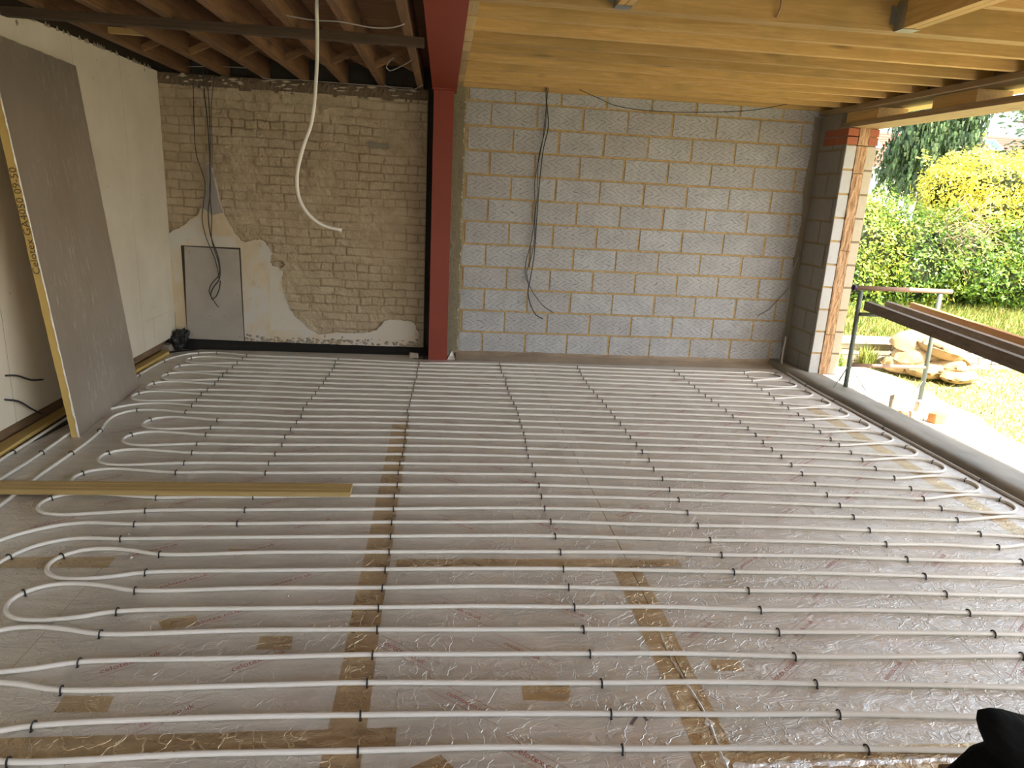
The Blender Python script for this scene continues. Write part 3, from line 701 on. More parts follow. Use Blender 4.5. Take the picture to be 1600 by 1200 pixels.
for i, y in enumerate((3.388, 2.99, 2.59, 2.19, 1.79)):
    o = MB().box(2.484, 3.86, -.0235, .0235, 0, .185).build('short_joist', MAT['pine_x'], bevel=.0015); o.location = (0, y, ZN)
    tag(o, 'short golden joist right of the large trimmer, %s nearest the hanger' % ORD[i], 'joist', 'short joists by the trimmer')
    o = MB().box(.108, .849, -.0235, .0235, 0, .185).build('short_joist', MAT['pine_x'], bevel=.0015); o.location = (0, y+.2, ZN)
    tag(o, 'short golden joist between red beam and left trimmer, %s nearest the wall' % ORD[i], 'joist', 'short joists by the red beam')
for i, y in enumerate((1.27, .9, .5, .1, -.3, -.7, -1.1)):
    o = proto.copy(); COL.objects.link(o); o.location = (0, y, ZN)
    tag(o, 'golden softwood joist above the camera, %s past the short joists' % ORD[i], 'joist', 'new joists over the camera')
# packers between the joist ends on the beam
ny_ = NY + [3.983]
for i in range(len(ny_)-1):
    a, b = ny_[i+1] + (.047 if i == len(ny_)-2 else .026), ny_[i] - .026
    o = MB().box(.108, .165, a, b, ZN-.002, ZN+.18).build('timber_packer', MAT['pale_y'], bevel=.0015)
    tag(o, 'pale packer on the red beam between joist ends, %s from the block wall' % ORD[i], 'packer', 'packers along the red beam')
# header and lintel over the garden opening
tag(MB().box(3.865, 3.90, -1.5, 7.2, 2.612, 2.797).build('header_timber', MAT['grey_y']), 'dark board closing off the right ends of the golden joists', 'timber board')
tag(MB().box(3.742, 3.925, -1.5, 7.2, 2.566, 2.611).box(3.935, 4.10, -1.5, 7.2, 2.578, 2.611).build('lintel_timber', MAT['lintel_y'], bevel=.002), 'upper timber of the pair over the garden opening', 'lintel')
tag(MB().box(3.80, 4.10, -1.5, 6.84, 2.426, 2.472).build('lintel_timber', MAT['lintel_y'], bevel=.002), 'lower timber of the pair over the garden opening', 'lintel')
for i, (a, b, t) in enumerate(((6.30, 6.80, 'resting over the block pier'), (5.10, 5.575, 'second from the block pier'), (3.3, 3.8, 'third from the block pier'), (.5, 1.1, 'nearest the camera'))):
    tag(MB().box(3.81, 4.09, a, b, 2.473, 2.5655).build('spacer_block', MAT['pine_y'], bevel=.002), 'timber spacer between the two lintel timbers, ' + t, 'spacer', 'lintel spacers')
struct(MB().box(4.12, 4.85, -1.5, 7.6, 2.70, 2.79).build('ceiling', wood('soffit', 'y', (.45, .33, .12), (.62, .48, .22), rough=.8)))

# ------------------------------------------------------------------ red steel
t = empty('steel_post', (-.0125, 6.96, 0)); tag(t, 'red oxide painted steel post standing against the back wall', 'post')
inv = Matrix.Translation(t.location).inverted()
o = MB().box(-.105, .080, 6.96, 6.974, -.03, 2.545).box(-.105, .080, 7.156, 7.170, -.03, 2.545).box(-.017, -.008, 6.974, 7.156, -.03, 2.545).build('post_shaft', MAT['red'], bevel=.001); o.parent = t; o.matrix_parent_inverse = inv
o = MB().box(-.12, .105, 6.93, 7.19, 2.545, 2.556).build('cap_plate', MAT['red']); o.parent = t; o.matrix_parent_inverse = inv
tag(MB().box(-.120, .105, -1.5, 7.33, 2.557, 2.573).box(-.120, .105, -1.5, 7.33, 2.785, 2.80).box(-.013, -.002, -1.5, 7.33, 2.573, 2.785).build('steel_beam', MAT['red'], bevel=.001), 'red oxide painted steel beam running overhead from the back wall', 'beam')

# ================================================================== FLOOR BOARDS, PRINT, TAPE
def text_mesh(body, size, extr=0):
    cu = bpy.data.curves.new('lettering', 'FONT'); cu.body = body; cu.size = size; cu.align_x = 'CENTER'; cu.align_y = 'CENTER'; cu.resolution_u = 2; cu.extrude = extr
    ob = bpy.data.objects.new('lettering_tmp', cu); COL.objects.link(ob)
    dg = bpy.context.evaluated_depsgraph_get(); dg.update()
    me = bpy.data.meshes.new_from_object(ob.evaluated_get(dg)); bpy.data.objects.remove(ob)
    V = [v.co.copy() for v in me.vertices]; F = [tuple(p.vertices) for p in me.polygons]; bpy.data.meshes.remove(me)
    return V, F
TXT = text_mesh('celotex.co.uk', .036)
TXT2 = text_mesh('celotex.co.uk', .030)
CX = [-2.68, -1.44, -.26, .92, 2.14, 3.24, 3.575]
CJ = [[2.94, .54], [1.86, 4.26], [2.94, .54], [1.74, 4.14], [3.34, .94], [2.1, 4.5]]
PRINT = []
for (V, F) in (TXT, TXT2):
    mb = MB().add(V, F, 0)
    for s_ in (-1, 1): mb.add([(-.145, s_*.027-.0012, 0), (.145, s_*.027-.0012, 0), (.145, s_*.027+.0012, 0), (-.145, s_*.027+.0012, 0)], [(0,1,2,3)], 1)
    o = mb.build('printed_lettering', [MAT['print_red'], MAT['print_pale']], fixn=False); PRINT.append(o.data); bpy.data.objects.remove(o)
random.seed(77)
cnames = ['by the left wall', 'second from left wall', 'below the red post', 'right of the post column', 'second column from kerb', 'against the kerb']
for c in range(6):
    js = sorted(set([-1.5] + [j + k*2.4 for j in CJ[c] for k in range(-2, 4) if -1.4 < j + k*2.4 < 6.9]))
    js = [a for i, a in enumerate(js) if i == 0 or a - js[i-1] > .1]
    js.append(7.12 if CX[c] < -.3 else 6.955)
    for r in range(len(js)-1):
        x0, x1, y0, y1 = CX[c]+(.0018 if c == 3 else .001), CX[c+1]-(.0018 if c == 2 else .001), js[r]+.001, js[r+1]-.001
        b = empty('insulation_board', ((x0+x1)/2, (y0+y1)/2, -.05))
        k = len(js)-2-r
        tag(b, 'foil-faced floor insulation board, %s, %s row from back wall' % (cnames[c], ORD[k]), 'insulation board', 'floor insulation boards')
        inv = Matrix.Translation(b.location).inverted()
        o = MB().box(x0, x1, y0, y1, -.0495, -.0005, 1).build('foam_core', [MAT['pir'], MAT['pir']]); o.parent = b; o.matrix_parent_inverse = inv
        o = MB().box(x0, x1, y0, y1, -.0004, 0).build('foil_facing', MAT['foil']); o.parent = b; o.matrix_parent_inverse = inv
        # printed name in slanting bands
        if x1 - x0 > .5:
            ang = math.radians(-38 if c == 2 else 38 if c != 1 else 32)
            ca, sa = abs(math.cos(ang)), abs(math.sin(ang))
            yy = y0 + .12; row = 0
            while yy < y1 - .12:
                xx = x0 + .16 + (.22 if row % 2 else 0)
                while xx < x1 - .12:
                    q = random.random(); hx = .150*ca + .03*sa; hy = .150*sa + .03*ca
                    if q < .78 and x0+.006 < xx-hx and xx+hx < x1-.006 and y0+.006 < yy-hy and yy+hy < y1-.006 and yy > .9:
                        o = bpy.data.objects.new('printed_lettering', PRINT[0 if q < .5 else 1]); COL.objects.link(o); o.parent = b
                        o.location = (xx - b.location.x, yy - b.location.y, .05045); o.rotation_euler = (0, 0, ang)
                        tag(o, label='red printed web address')
                    xx += .44
                yy += .27; row += 1

# tape
def strip(name, poly, label, mat='tape', grp=None, z=.0009, seed=0):
    n = len(poly)
    o = MB().prism(poly, z-.0003, z, 'z').build(name, MAT[mat])
    return tag(o, label, 'tape', grp)
def run(x0, x1, y0, y1, label, mat='tape', z=.0009, seed=1):
    random.seed(seed); n = max(2, int((max(x1-x0, y1-y0))/.2)); P = []
    for i in range(n+1):
        for j in range(2):
            if y1-y0 > x1-x0: P.append((x0 + (x1-x0)*j + random.uniform(-.003, .003), y0 + (y1-y0)*i/n, z))
            else: P.append((x0 + (x1-x0)*i/n, y0 + (y1-y0)*j + random.uniform(-.003, .003), z))
    F = [(i*2, i*2+1, i*2+3, i*2+2) for i in range(n)]
    return tag(MB().add(P, F).build('foil_tape', MAT[mat]), label, 'tape')
run(-.322, -.202, .6, 5.0, 'long brown foil tape strip on the floor seam below the red post', seed=2)
run(.835, .9178, .6, 2.95, 'golden foil tape strip left of the right-of-centre seam crack, nearest part', seed=3)
run(.9222, .965, .6, 2.95, 'narrow golden foil tape strip right of that seam crack, nearest part', seed=13)
run(.845, .9178, 2.95, 4.9, 'thin dull foil tape strip continuing that seam toward the block wall', 'tape_plain', z=.0007, seed=4)
run(.9222, .985, 2.97, 4.9, 'narrow dull tape right of the seam crack toward the block wall', 'tape_plain', z=.0007, seed=14)
run(-.17, 1.175, 2.895, 2.965, 'cross strip of golden foil tape joining the two long taped seams', z=.0014, seed=5)
run(-2.6, -.105, 1.815, 1.90, 'long brown cross tape at the lower left of the floor', z=.0013, seed=6)
run(.82, 3.3, 1.655, 1.765, 'golden cross tape along the bottom right floor joint', z=.0014, seed=7)
run(-1.44-.06, -1.44+.06, 3.0, 6.9, 'dull silver tape strip on the floor seam left of the post', 'tape_plain', z=.0008, seed=8)
run(2.10, 2.22, 4.2, 6.9, 'dull silver tape strip on the floor seam right toward the block wall', 'tape_plain', z=.0008, seed=9)
run(3.17, 3.29, 3.0, 5.6, 'yellowish foil tape strip beside the right-hand pipe loops', z=.0008, seed=10)
run(-2.6, -1.42, 2.90, 2.99, 'brown foil cross tape at the left edge near the pipe bends', z=.0012, seed=11)
strip('tape_patch', [(-.648, 2.394), (-.529, 2.391), (-.517, 2.309), (-.644, 2.312)], 'small dark brown tape patch left of the taped seam', grp=None)
strip('tape_patch', [(.319, 2.099), (.49, 2.087), (.475, 2.003), (.317, 2.015)], 'golden oblong tape patch midway between the taped seams')
strip('tape_patch', [(-1.2, 2.085), (-1.041, 2.076), (-1.028, 2.002), (-1.192, 2.008)], 'brown tape patch at the lower left between pipes')
strip('tape_patch', [(1.051, 2.214), (1.158, 2.204), (1.159, 2.141), (1.042, 2.152)], 'crinkled golden tape patch right of the second taped seam')
strip('tape_patch', [(-.12, 1.70), (.035, 1.785), (.09, 1.71), (-.05, 1.62)], 'amber tape patch set at an angle on the bottom edge')
strip('tape_patch', [(-1.06, 2.50), (-.93, 2.54), (-.90, 2.47), (-1.02, 2.44)], 'wrinkled brown patch in the foil left of the seam')
strip('tape_patch', [(-.95, 3.07), (-.83, 3.06), (-.84, 3.01), (-.96, 3.02)], 'small faint brown patch under the pipes left of the seam')
# torn bright foil along the seam near the bottom
random.seed(88); P = []; n = 46
for i in range(n+1):
    y = 1.60 + .82*i/n; cx = .915 - .012*math.sin(y*9) + random.uniform(-.003, .003); w = .0035 + .004*random.random() + (.012 if random.random() < .12 and y < 1.95 else 0)
    w *= (1.0 if y < 2.1 else .45)
    P += [(cx-w, y, .0012), (cx, y, .004 + .003*random.random()), (cx+w, y, .0012)]
F = [(i*3+j, i*3+j+1, i*3+j+4, i*3+j+3) for i in range(n) for j in range(2)]
tag(MB().add(P, F).build('torn_foil', MAT['bright_foil']), 'bright torn foil edge glinting along the second taped seam', 'foil')
random.seed(89); P = []; n = 60
for i in range(n+1):
    x = .93 + 1.1*i/n; w = .006 + .012*random.random()
    P += [(x, 1.70-w, .0017), (x, 1.70, .005 + .004*random.random()), (x, 1.70+w, .0017)]
F = [(i*3+j, i*3+j+1, i*3+j+4, i*3+j+3) for i in range(n) for j in range(2)]
tag(MB().add(P, F).build('torn_foil', MAT['bright_foil']), 'bright crumpled foil along the bottom right tape', 'foil')
# handwritten arrow mark
tag(MB().prism([(.665, 1.885), (.705, 1.935), (.715, 1.90), (.725, 1.905), (.712, 1.95), (.70, 1.95), (.655, 1.89)], .0004, .0006, 'z').build('pencil_mark', MAT['pencil']), 'small dark arrowhead mark drawn on the foil near the seam', 'mark')
# crumbs of foam and small debris
deb = [(211/1600, 0)]
random.seed(90); crumbs = [(-1.45, 3.20), (-1.72, 3.03), (-1.35, 2.98), (-1.26, 3.0), (-.86, 3.0), (-.99, 2.98), (-.95, 2.18), (-.6, 2.66), (-1.16, 2.26), (.84, 1.93), (1.02, 2.9), (-.1, 5.9), (1.9, 2.05), (1.8, 1.8), (-.65, 7.02)]
pr = None
for i, (x, y) in enumerate(crumbs):
    if pr is None:
        bm = bmesh.new(); bmesh.ops.create_icosphere(bm, subdivisions=1, radius=.006)
        for v in bm.verts: v.co *= random.uniform(.6, 1.3)
        me = bpy.data.meshes.new('foam_crumb'); bm.to_mesh(me); bm.free(); me.materials.append(MAT['plaster_white'])
        pr = bpy.data.objects.new('foam_crumb', me); o = pr
    else: o = pr.copy()
    COL.objects.link(o); o.location = (x, y, .005); o.rotation_euler = (random.random()*3, 0, random.random()*6); s = random.uniform(.6, 1.1); o.scale = (s*1.6, s, s*.8)
    tag(o, 'tiny pale crumb of foam lying on the floor foil', 'crumb', 'foam crumbs on the floor')

# ================================================================== HEATING PIPES
TAB = {
'L':[(-1.858,6.873),(-1.858,6.723),(-1.864,6.570),(-1.861,6.416),(-1.866,6.256),(-1.862,6.121),(-1.858,5.980),(-1.845,5.838),(-1.847,5.662),(-1.858,5.536),(-1.843,5.374),(-1.829,5.232),(-1.820,5.068),(-1.550,4.908),(-1.543,4.740),(-1.532,4.596),(-1.532,4.424),(-1.511,4.264),(-1.499,4.094),(-1.496,3.949),None,(-1.475,3.604),(-1.471,3.446),(-1.464,3.296),(-1.466,3.146),(-1.236,2.999),(-1.235,2.843),(-1.223,2.701),(-1.229,2.551),(-1.227,2.406),(-1.225,2.243),(-1.214,2.100),(-1.216,1.939),(-1.210,1.796)],
'L2':[(-0.980,6.831),(-0.985,6.688),(-0.974,6.540),(-0.971,6.388),(-0.977,6.241),(-0.983,6.096),(-0.980,5.949),(-0.990,5.789),(-0.992,5.636),(-0.999,5.493),(-1.008,5.344),(-1.011,5.195),(-0.992,5.024),(-0.997,4.891),(-1.008,4.733),(-1.015,4.580),(-1.001,4.426),(-1.007,4.261),(-1.011,4.104),(-0.995,3.954),None,(-0.980,3.621),(-0.982,3.461),(-0.979,3.305),None,None,None,None,None,None,None,None,None,None],
'A':[(-0.191,6.759),(-0.190,6.651),(-0.198,6.503),(-0.199,6.358),(-0.195,6.222),(-0.205,6.068),(-0.209,5.936),(-0.210,5.785),(-0.214,5.632),(-0.220,5.487),(-0.222,5.351),(-0.230,5.199),(-0.217,5.051),(-0.217,4.905),(-0.223,4.750),(-0.217,4.604),(-0.215,4.448),(-0.216,4.288),(-0.224,4.132),(-0.225,3.981),(-0.220,3.804),(-0.226,3.647),(-0.222,3.483),(-0.219,3.328),(-0.213,3.175),(-0.211,3.020),(-0.215,2.863),(-0.215,2.711),(-0.221,2.563),(-0.213,2.413),(-0.214,2.260),(-0.220,2.107),(-0.225,1.951),(-0.215,1.799)],
'B':[(0.605,6.802),(0.604,6.653),(0.598,6.502),(0.609,6.366),(0.615,6.203),(0.604,6.064),(0.607,5.914),(0.605,5.760),(0.612,5.618),(0.618,5.473),(0.623,5.324),(0.622,5.178),(0.619,5.017),(0.620,4.881),(0.616,4.724),(0.612,4.584),(0.603,4.430),(0.598,4.281),(0.606,4.133),(0.608,3.976),(0.607,3.816),(0.601,3.659),(0.598,3.502),(0.607,3.343),(0.606,3.181),(0.606,3.020),(0.595,2.863),(0.593,2.707),(0.590,2.554),(0.598,2.399),(0.594,2.246),(0.602,2.082),(0.601,1.929),(0.601,1.775)],
'C':[(1.389,6.764),(1.385,6.621),(1.368,6.475),(1.365,6.325),(1.363,6.182),(1.356,6.016),(1.366,5.881),(1.369,5.731),(1.383,5.588),(1.382,5.439),(1.387,5.292),(1.384,5.143),(1.389,4.990),(1.392,4.832),(1.388,4.690),(1.394,4.539),(1.395,4.397),(1.398,4.243),(1.384,4.088),(1.395,3.932),(1.388,3.770),(1.396,3.627),(1.390,3.458),(1.395,3.302),(1.402,3.142),(1.402,2.989),(1.399,2.831),(1.402,2.671),(1.389,2.521),(1.395,2.365),(1.386,2.209),(1.390,2.054),(1.390,1.901),(1.395,1.743)],
'D':[(2.378,6.729),(2.381,6.584),(2.384,6.444),(2.372,6.261),(2.377,6.121),(2.366,5.979),(2.372,5.832),(2.375,5.686),(2.383,5.541),(2.388,5.393),(2.383,5.236),(2.385,5.093),(2.383,4.938),(2.378,4.788),(2.366,4.633),(2.363,4.485),(2.366,4.345),(2.362,4.195),(2.358,4.041),(2.358,3.873),(2.349,3.714),(2.346,3.565),(2.340,3.414),(2.337,3.254),(2.334,3.100),(2.344,2.945),(2.328,2.787),(2.322,2.632),(2.321,2.485),(2.316,2.333),(2.319,2.189),None,None,None],
'E':[(3.118,6.721),(3.084,6.556),(3.062,6.407),(3.041,6.247),(3.015,6.090),(3.017,5.933),(2.992,5.785),(2.999,5.640),(2.984,5.497),(2.989,5.329),(2.966,5.193),(2.963,5.028),(2.937,4.881),(2.936,4.722),(2.929,4.594),(2.930,4.441),(2.933,4.303),(2.930,4.145),(2.961,3.985),(2.962,3.821),(2.942,3.671),(2.958,3.536),(2.945,3.383),(2.952,3.216),(2.942,3.069),(2.943,2.917),None,None,None,None,None,None,None,None],

}
PR = .0092; PZ = .0105
NR = 34
rows = []
random.seed(101)
for i in range(NR):
    pts = []
    for c in ('L', 'L2', 'A', 'B', 'C', 'D', 'E'):
        q = TAB[c][i]
        if q is not None: pts.append((q[0], q[1], c))
    if TAB['L'][i] is None: pts.insert(0, (-1.475, 3.775, None))
    if TAB['D'][i] is None: pts.append((2.325, TAB['C'][i][1]-.055, None))
    if TAB['E'][i] is None: pts.append((2.945, TAB['C'][i][1]-.075, None))
    rows.append(pts)
for k in range(2): rows.append([(a, b-.155*(k+1), None) for a, b, c in rows[33]])
def row_pts(i, ltr):
    out = []
    P = rows[i]
    for k, (x, y, c) in enumerate(P):
        out.append((x, y))
        if k+1 < len(P):
            x2, y2 = P[k+1][:2]
            out.append(((x+x2)/2, (y+y2)/2 + random.uniform(-.004, .012)))
    return out if ltr else out[::-1]
def loop(i, j, side):
    if side == 'L':
        xt = -2.345 if i < 12 else (-2.015 if i < 24 else -1.665); e0 = rows[i][0]; e1 = rows[j][0]; s = 1
    else:
        xt = 3.465; e0 = rows[i][-1]; e1 = rows[j][-1]; s = -1
    ym = (e0[1]+e1[1])/2; sg = 1 if e0[1] > e1[1] else -1
    H = [(.30, .113), (.17, .130), (.075, .112), (.018, .062), (0, 0)]
    up_ = [(xt + s*a, ym + sg*b) for a, b in H]; dn = [(xt + s*a, ym - sg*b) for a, b in H[:-1]][::-1]
    return up_ + dn
def snake(i0, i1):
    out = []
    for i in range(i0, i1+1):
        ltr = (i % 2 == 0)
        out += row_pts(i, ltr)
        if i < i1: out += loop(i, i+1, 'R' if ltr else 'L')
    return out
F0 = [(-2.50, -1.2), (-2.52, .5), (-2.53, 2.2), (-2.535, 4.098), (-2.545, 4.892), (-2.55, 5.437), (-2.54, 5.967), (-2.53, 6.40), (-2.50, 6.66), (-2.40, 6.86), (-2.20, 6.955), (-2.02, 6.925)]
F11 = [(-2.02, 5.275), (-2.22, 5.24), (-2.36, 5.10), (-2.39, 4.85), (-2.38, 4.504), (-2.37, 4.15), (-2.38, 3.7), (-2.38, 2.2), (-2.36, .5), (-2.34, -1.2)]
F12 = [(-2.12, -1.2), (-2.14, .5), (-2.17, 2.2), (-2.19, 3.467), (-2.205, 3.90), (-2.20, 4.40), (-2.215, 4.62), (-2.255, 4.80), (-2.265, 4.95), (-2.20, 5.075), (-2.05, 5.11)]
F23 = [(-1.72, 3.305), (-1.86, 3.25), (-1.99, 3.12), (-2.04, 2.9), (-2.05, 2.2), (-2.03, .5), (-2.0, -1.2)]
F24 = [(-1.86, -1.2), (-1.88, .5), (-1.90, 2.2), (-1.895, 2.80), (-1.86, 2.98), (-1.80, 3.08), (-1.68, 3.145)]
F35 = [(-1.4, 1.4), (-1.6, 1.3), (-1.72, 1.0), (-1.74, .5), (-1.72, -1.2)]
zones = [(F0 + snake(0, 11) + F11, 'white heating pipe looping across the rear third of the floor'),
         (F12 + snake(12, 23) + F23, 'white heating pipe looping across the middle of the floor'),
         (F24 + snake(24, 35) + F35, 'white heating pipe looping across the front of the floor nearest the camera')]
for P, lab in zones:
    C_ = catmull([(x, y, PZ) for x, y in P], .022)
    D_ = [C_[0]]
    for k in range(1, len(C_)-1):          # thin out the straight stretches
        a, b, c = D_[-1], C_[k], C_[k+1]
        if (b-a).length > .10 or (b-a).length > .004 and (b-a).normalized().dot((c-b).normalized() if (c-b).length > 1e-6 else (b-a).normalized()) < .99985: D_.append(b)
    D_.append(C_[-1])
    o = MB().tube(D_, PR, 12).build('heating_pipe', MAT['pipe'], smooth=True, fixn=False)
    tag(o, lab, 'heating pipe', 'underfloor heating loops')
KP = [(3.70, 7.10, .33), (3.695, 7.09, .25), (3.68, 7.07, .17), (3.655, 7.02, .08), (3.625, 6.92, .03), (3.59, 6.72, .016), (3.562, 6.28, .0115), (3.556, 5.5, .0115), (3.552, 4.5, .0115), (3.552, 3.5, .0115), (3.55, 2, .0115), (3.55, -1.2, .0115)]
cable('conduit_pipe', KP, .0105, MAT['grey_pipe'], 'grey plastic pipe lying along the kerb and rising in the far right corner', 'pipe', .05)

# staples holding the pipe down
cl = MB()
arc = [(0, -.0135, -.012), (0, -.0138, .006)] + [(0, .0138*math.cos(a), .0095 + .0138*math.sin(a)) for a in [math.pi*(1-k/8) for k in range(9)]] + [(0, .0138, .006), (0, .0135, -.012)]
arc[0:2] = [(0, -.0135, .0), (0, -.0138, .006)]; arc[-2:] = [(0, .0138, .006), (0, .0135, .0)]
cl.tube(arc, .0032, 6); 
cl.box(-.0035, .0035, -.019, -.010, .0, .0022); cl.box(-.0035, .0035, .010, .019, .0, .0022)
cproto = cl.build('pipe_clip', MAT['clip'], smooth=False)
used = [False]
def clip(x, y, dx, dy, label):
    o = cproto if not used[0] else cproto.copy()
    if used[0]: COL.objects.link(o)
    used[0] = True
    o.location = (x, y, .0006); o.rotation_euler = (0, 0, math.atan2(dy, dx) + random.uniform(-.12, .12))
    tag(o, label, 'pipe clip', 'black staples pinning the heating pipes')
CN = {'L': 'at the left loop ends', 'L2': 'first column left of the post', 'A': 'column in line with post', 'B': 'first column right of post', 'C': 'second column right of post', 'D': 'third column right of post', 'E': 'at the right loop ends'}
for i in range(NR):
    for x, y, c in rows[i]:
        if c: clip(x, y, 1, 0, 'black staple, %s pipe run from back wall, %s' % (ORD[i], CN[c]))
lp = [1, 3, 5, 7, 9, 13, 15, 17, 19, 21, 25, 27, 29, 31]
for k, i in enumerate(lp):
    P = loop(i, i+1, 'L'); clip(P[3][0], P[3][1], -.55, -.83, 'black staple on the tip of the %s left loop from back wall' % ORD[k])
for k, i in enumerate(range(0, 24, 2)):
    P = loop(i, i+1, 'R'); clip(P[3][0], P[3][1], .5, -.86, 'black staple on the tip of the %s right loop from back wall' % ORD[k])
for x, y, dx, dy, t in ((-2.536, 4.232, 0, 1, 'on the outermost left pipe beside the leaning board'), (-2.537, 6.05, 0, 1, 'on the outermost left pipe just past the leaning board'), (-2.515, 6.55, .1, 1, 'on the outermost left pipe before its far bend'), (-2.32, 6.91, 1, .45, 'on the far left bend of the outermost pipe'), (-2.16, 6.952, 1, 0, 'just after the far left bend of the outermost pipe'),
                        (-2.372, 4.228, 0, 1, 'on the second pipe in front of the leaning board'), (-2.165, 5.09, 1, .2, 'on the S-bend of the third pipe, far end'), (-2.222, 4.64, .25, -1, 'on the S-bend of the third pipe, near end'), (-2.203, 4.228, 0, 1, 'on the third pipe in front of the leaning board'), (-1.862, 2.975, .3, 1, 'on the left bend of the front heating pipe')):
    clip(x, y, dx, dy, 'black staple ' + t)
for x, y, t in ((3.560, 6.278, 'beside the block pier'), (3.557, 5.761, 'second from the block pier'), (3.554, 5.013, 'third from the block pier'), (3.552, 3.953, 'nearest the right picture edge')):
    clip(x, y, 0, 1, 'black staple on the grey kerb pipe, ' + t)

# ================================================================== LEANING BOARD
P1 = Vector((-2.300, 4.540, .001)); P2 = Vector((-2.404, 5.722, .001)); T2 = Vector((-2.566, 5.575, 2.365))
vv = T2 - P2; T1 = P1 + vv; uu = (P2-P1).normalized(); nn = uu.cross(vv.normalized()).normalized()   # points to the room or the wall
if nn.x > 0: nn = -nn
th = .05
lb = empty('leaning_board', P1); tag(lb, 'large grey foil-faced insulation board leaning against the left wall', 'insulation board')
inv = Matrix.Translation(lb.location).inverted()
def jagged(a, b, n, amp, seed, dirn):
    random.seed(seed); return [a + (b-a)*(k/n) + dirn*(random.uniform(-amp, amp) if 0 < k < n else 0) for k in range(n+1)]
front = jagged(P1, P2, 10, .001, 1, vv.normalized()) + jagged(P2, T2, 40, .003, 2, uu)[1:] + jagged(T2, T1, 24, .004, 3, vv.normalized())[1:] + jagged(T1, P1, 40, .003, 4, uu)[1:-1]
n = len(front)
o = MB().add([p + nn*.001 for p in front] + [p + nn*th for p in front], [tuple(range(n)), tuple(range(n, 2*n))] + [(i, (i+1) % n, (i+1) % n+n, i+n) for i in range(n)]).build('foam_core', MAT['pir']); o.parent = lb; o.matrix_parent_inverse = inv
front2 = [p + ((P1+T2)/2 - p).normalized()*-.0015 for p in front]
o = MB().add(front2 + [p + nn*.0009 for p in front2], [tuple(range(n)), tuple(range(n, 2*n))] + [(i, (i+1) % n, (i+1) % n+n, i+n) for i in range(n)]).build('foil_facing', MAT['board_foil']); o.parent = lb; o.matrix_parent_inverse = inv
# torn foil lip down the near edge
random.seed(5); lip = MB(); prevp = None
for k in range(61):
    q = P1 + vv*(k/60); w = .003 + .006*random.random()*(1.6 if k < 8 else 1); a = q - uu*.002 - nn*.001; b = q + nn*w - uu*(.003+.002*random.random())
    if prevp: lip.add([prevp[0], prevp[1], b, a], [(0,1,2,3)])
    prevp = (a, b)
o = lip.build('torn_foil_edge', MAT['bright_foil']); o.parent = lb; o.matrix_parent_inverse = inv; tag(o, label='bright torn foil edge')
# lettering on the near edge, reading upwards
V, F = text_mesh('Celotex GA4050 09-50', .043)
xs = [p.x for p in V]; mid = P1 + vv*.575 + nn*(th*.50) - uu*.0045; vn = vv.normalized()
o = MB().add([mid + vn*(p.x*1.5) + nn*(p.y*1.3) - uu*.0001 for p in V], F).build('edge_lettering', MAT['print_black'], fixn=False); o.parent = lb; o.matrix_parent_inverse = inv; tag(o, label='black stencilled lettering')

# long moulded batten lying over the pipes
pf = [(3.605, .021), (3.605, .040), (3.612, .046), (3.640, .046), (3.645, .042), (3.650, .046), (3.690, .048), (3.694, .044), (3.700, .048), (3.725, .048), (3.730, .040), (3.730, .021)]
o = MB().prism([(a, b) for a, b in pf], -2.68, -.465, 'x').build('timber_batten', MAT['yellow_x']); tag(o, 'long yellowish timber batten lying across the pipes at left', 'batten')
o = MB().prism([(-2.66, 6.15), (-2.585, 6.13), (-2.575, 6.86), (-2.645, 6.93)], .001, .032, 'z').build('foam_offcut', MAT['pir']); tag(o, 'narrow yellow foam offcut on the floor beyond the leaning board', 'offcut')
o = MB().prism([(-2.665, 2.9), (-2.575, 2.9), (-2.57, 4.2), (-2.60, 5.05), (-2.665, 5.1)], .001, .030, 'z').build('foam_offcut', MAT['pir']); tag(o, 'long yellow foam offcut along the left wall near the picture edge', 'offcut')
o = MB().add([(-2.70, 6.99, .02), (-2.60, 6.97, .02), (-2.60, 7.11, .02), (-2.70, 7.11, .02), (-2.69, 7.0, .085), (-2.61, 6.99, .075), (-2.62, 7.10, .09), (-2.69, 7.10, .085)], [(0,3,2,1),(4,5,6,7),(0,1,5,4),(1,2,6,5),(2,3,7,6),(3,0,4,7)]).build('brick_fragment', MAT['plaster_raw'], bevel=.012)
o.location = (0, 0, -.02); tag(o, 'rough brown brick lump in the back left corner', 'rubble')

# ================================================================== HANGING PIPE AND CABLES
HP = [(-.70, 4.4, 2.770), (-.72, 4.4, 2.642), (-.722, 4.4, 2.448), (-.732, 4.4, 2.247), (-.763, 4.4, 2.006), (-.815, 4.4, 1.862), (-.854, 4.4, 1.70), (-.845, 4.4, 1.575), (-.793, 4.4, 1.483), (-.709, 4.4, 1.424), (-.60, 4.4, 1.400)]
cable('hanging_pipe', HP, .0105, MAT['pipe'], 'white plastic pipe dangling in a curl from the old ceiling', 'pipe', .02)
cable('cable', [(-2.283, 7.15, 2.60), (-2.30, 7.16, 2.3), (-2.307, 7.16, 2.094), (-2.304, 7.16, 1.868), (-2.241, 7.16, 1.60), (-2.265, 7.155, 1.42), (-2.285, 7.15, 1.28), (-2.26, 7.15, 1.107), (-2.19, 7.15, .90), (-2.165, 7.15, .76), (-2.165, 7.15, .71)], .004, MAT['cable'], 'leftmost thin black cable down the painted brick wall')
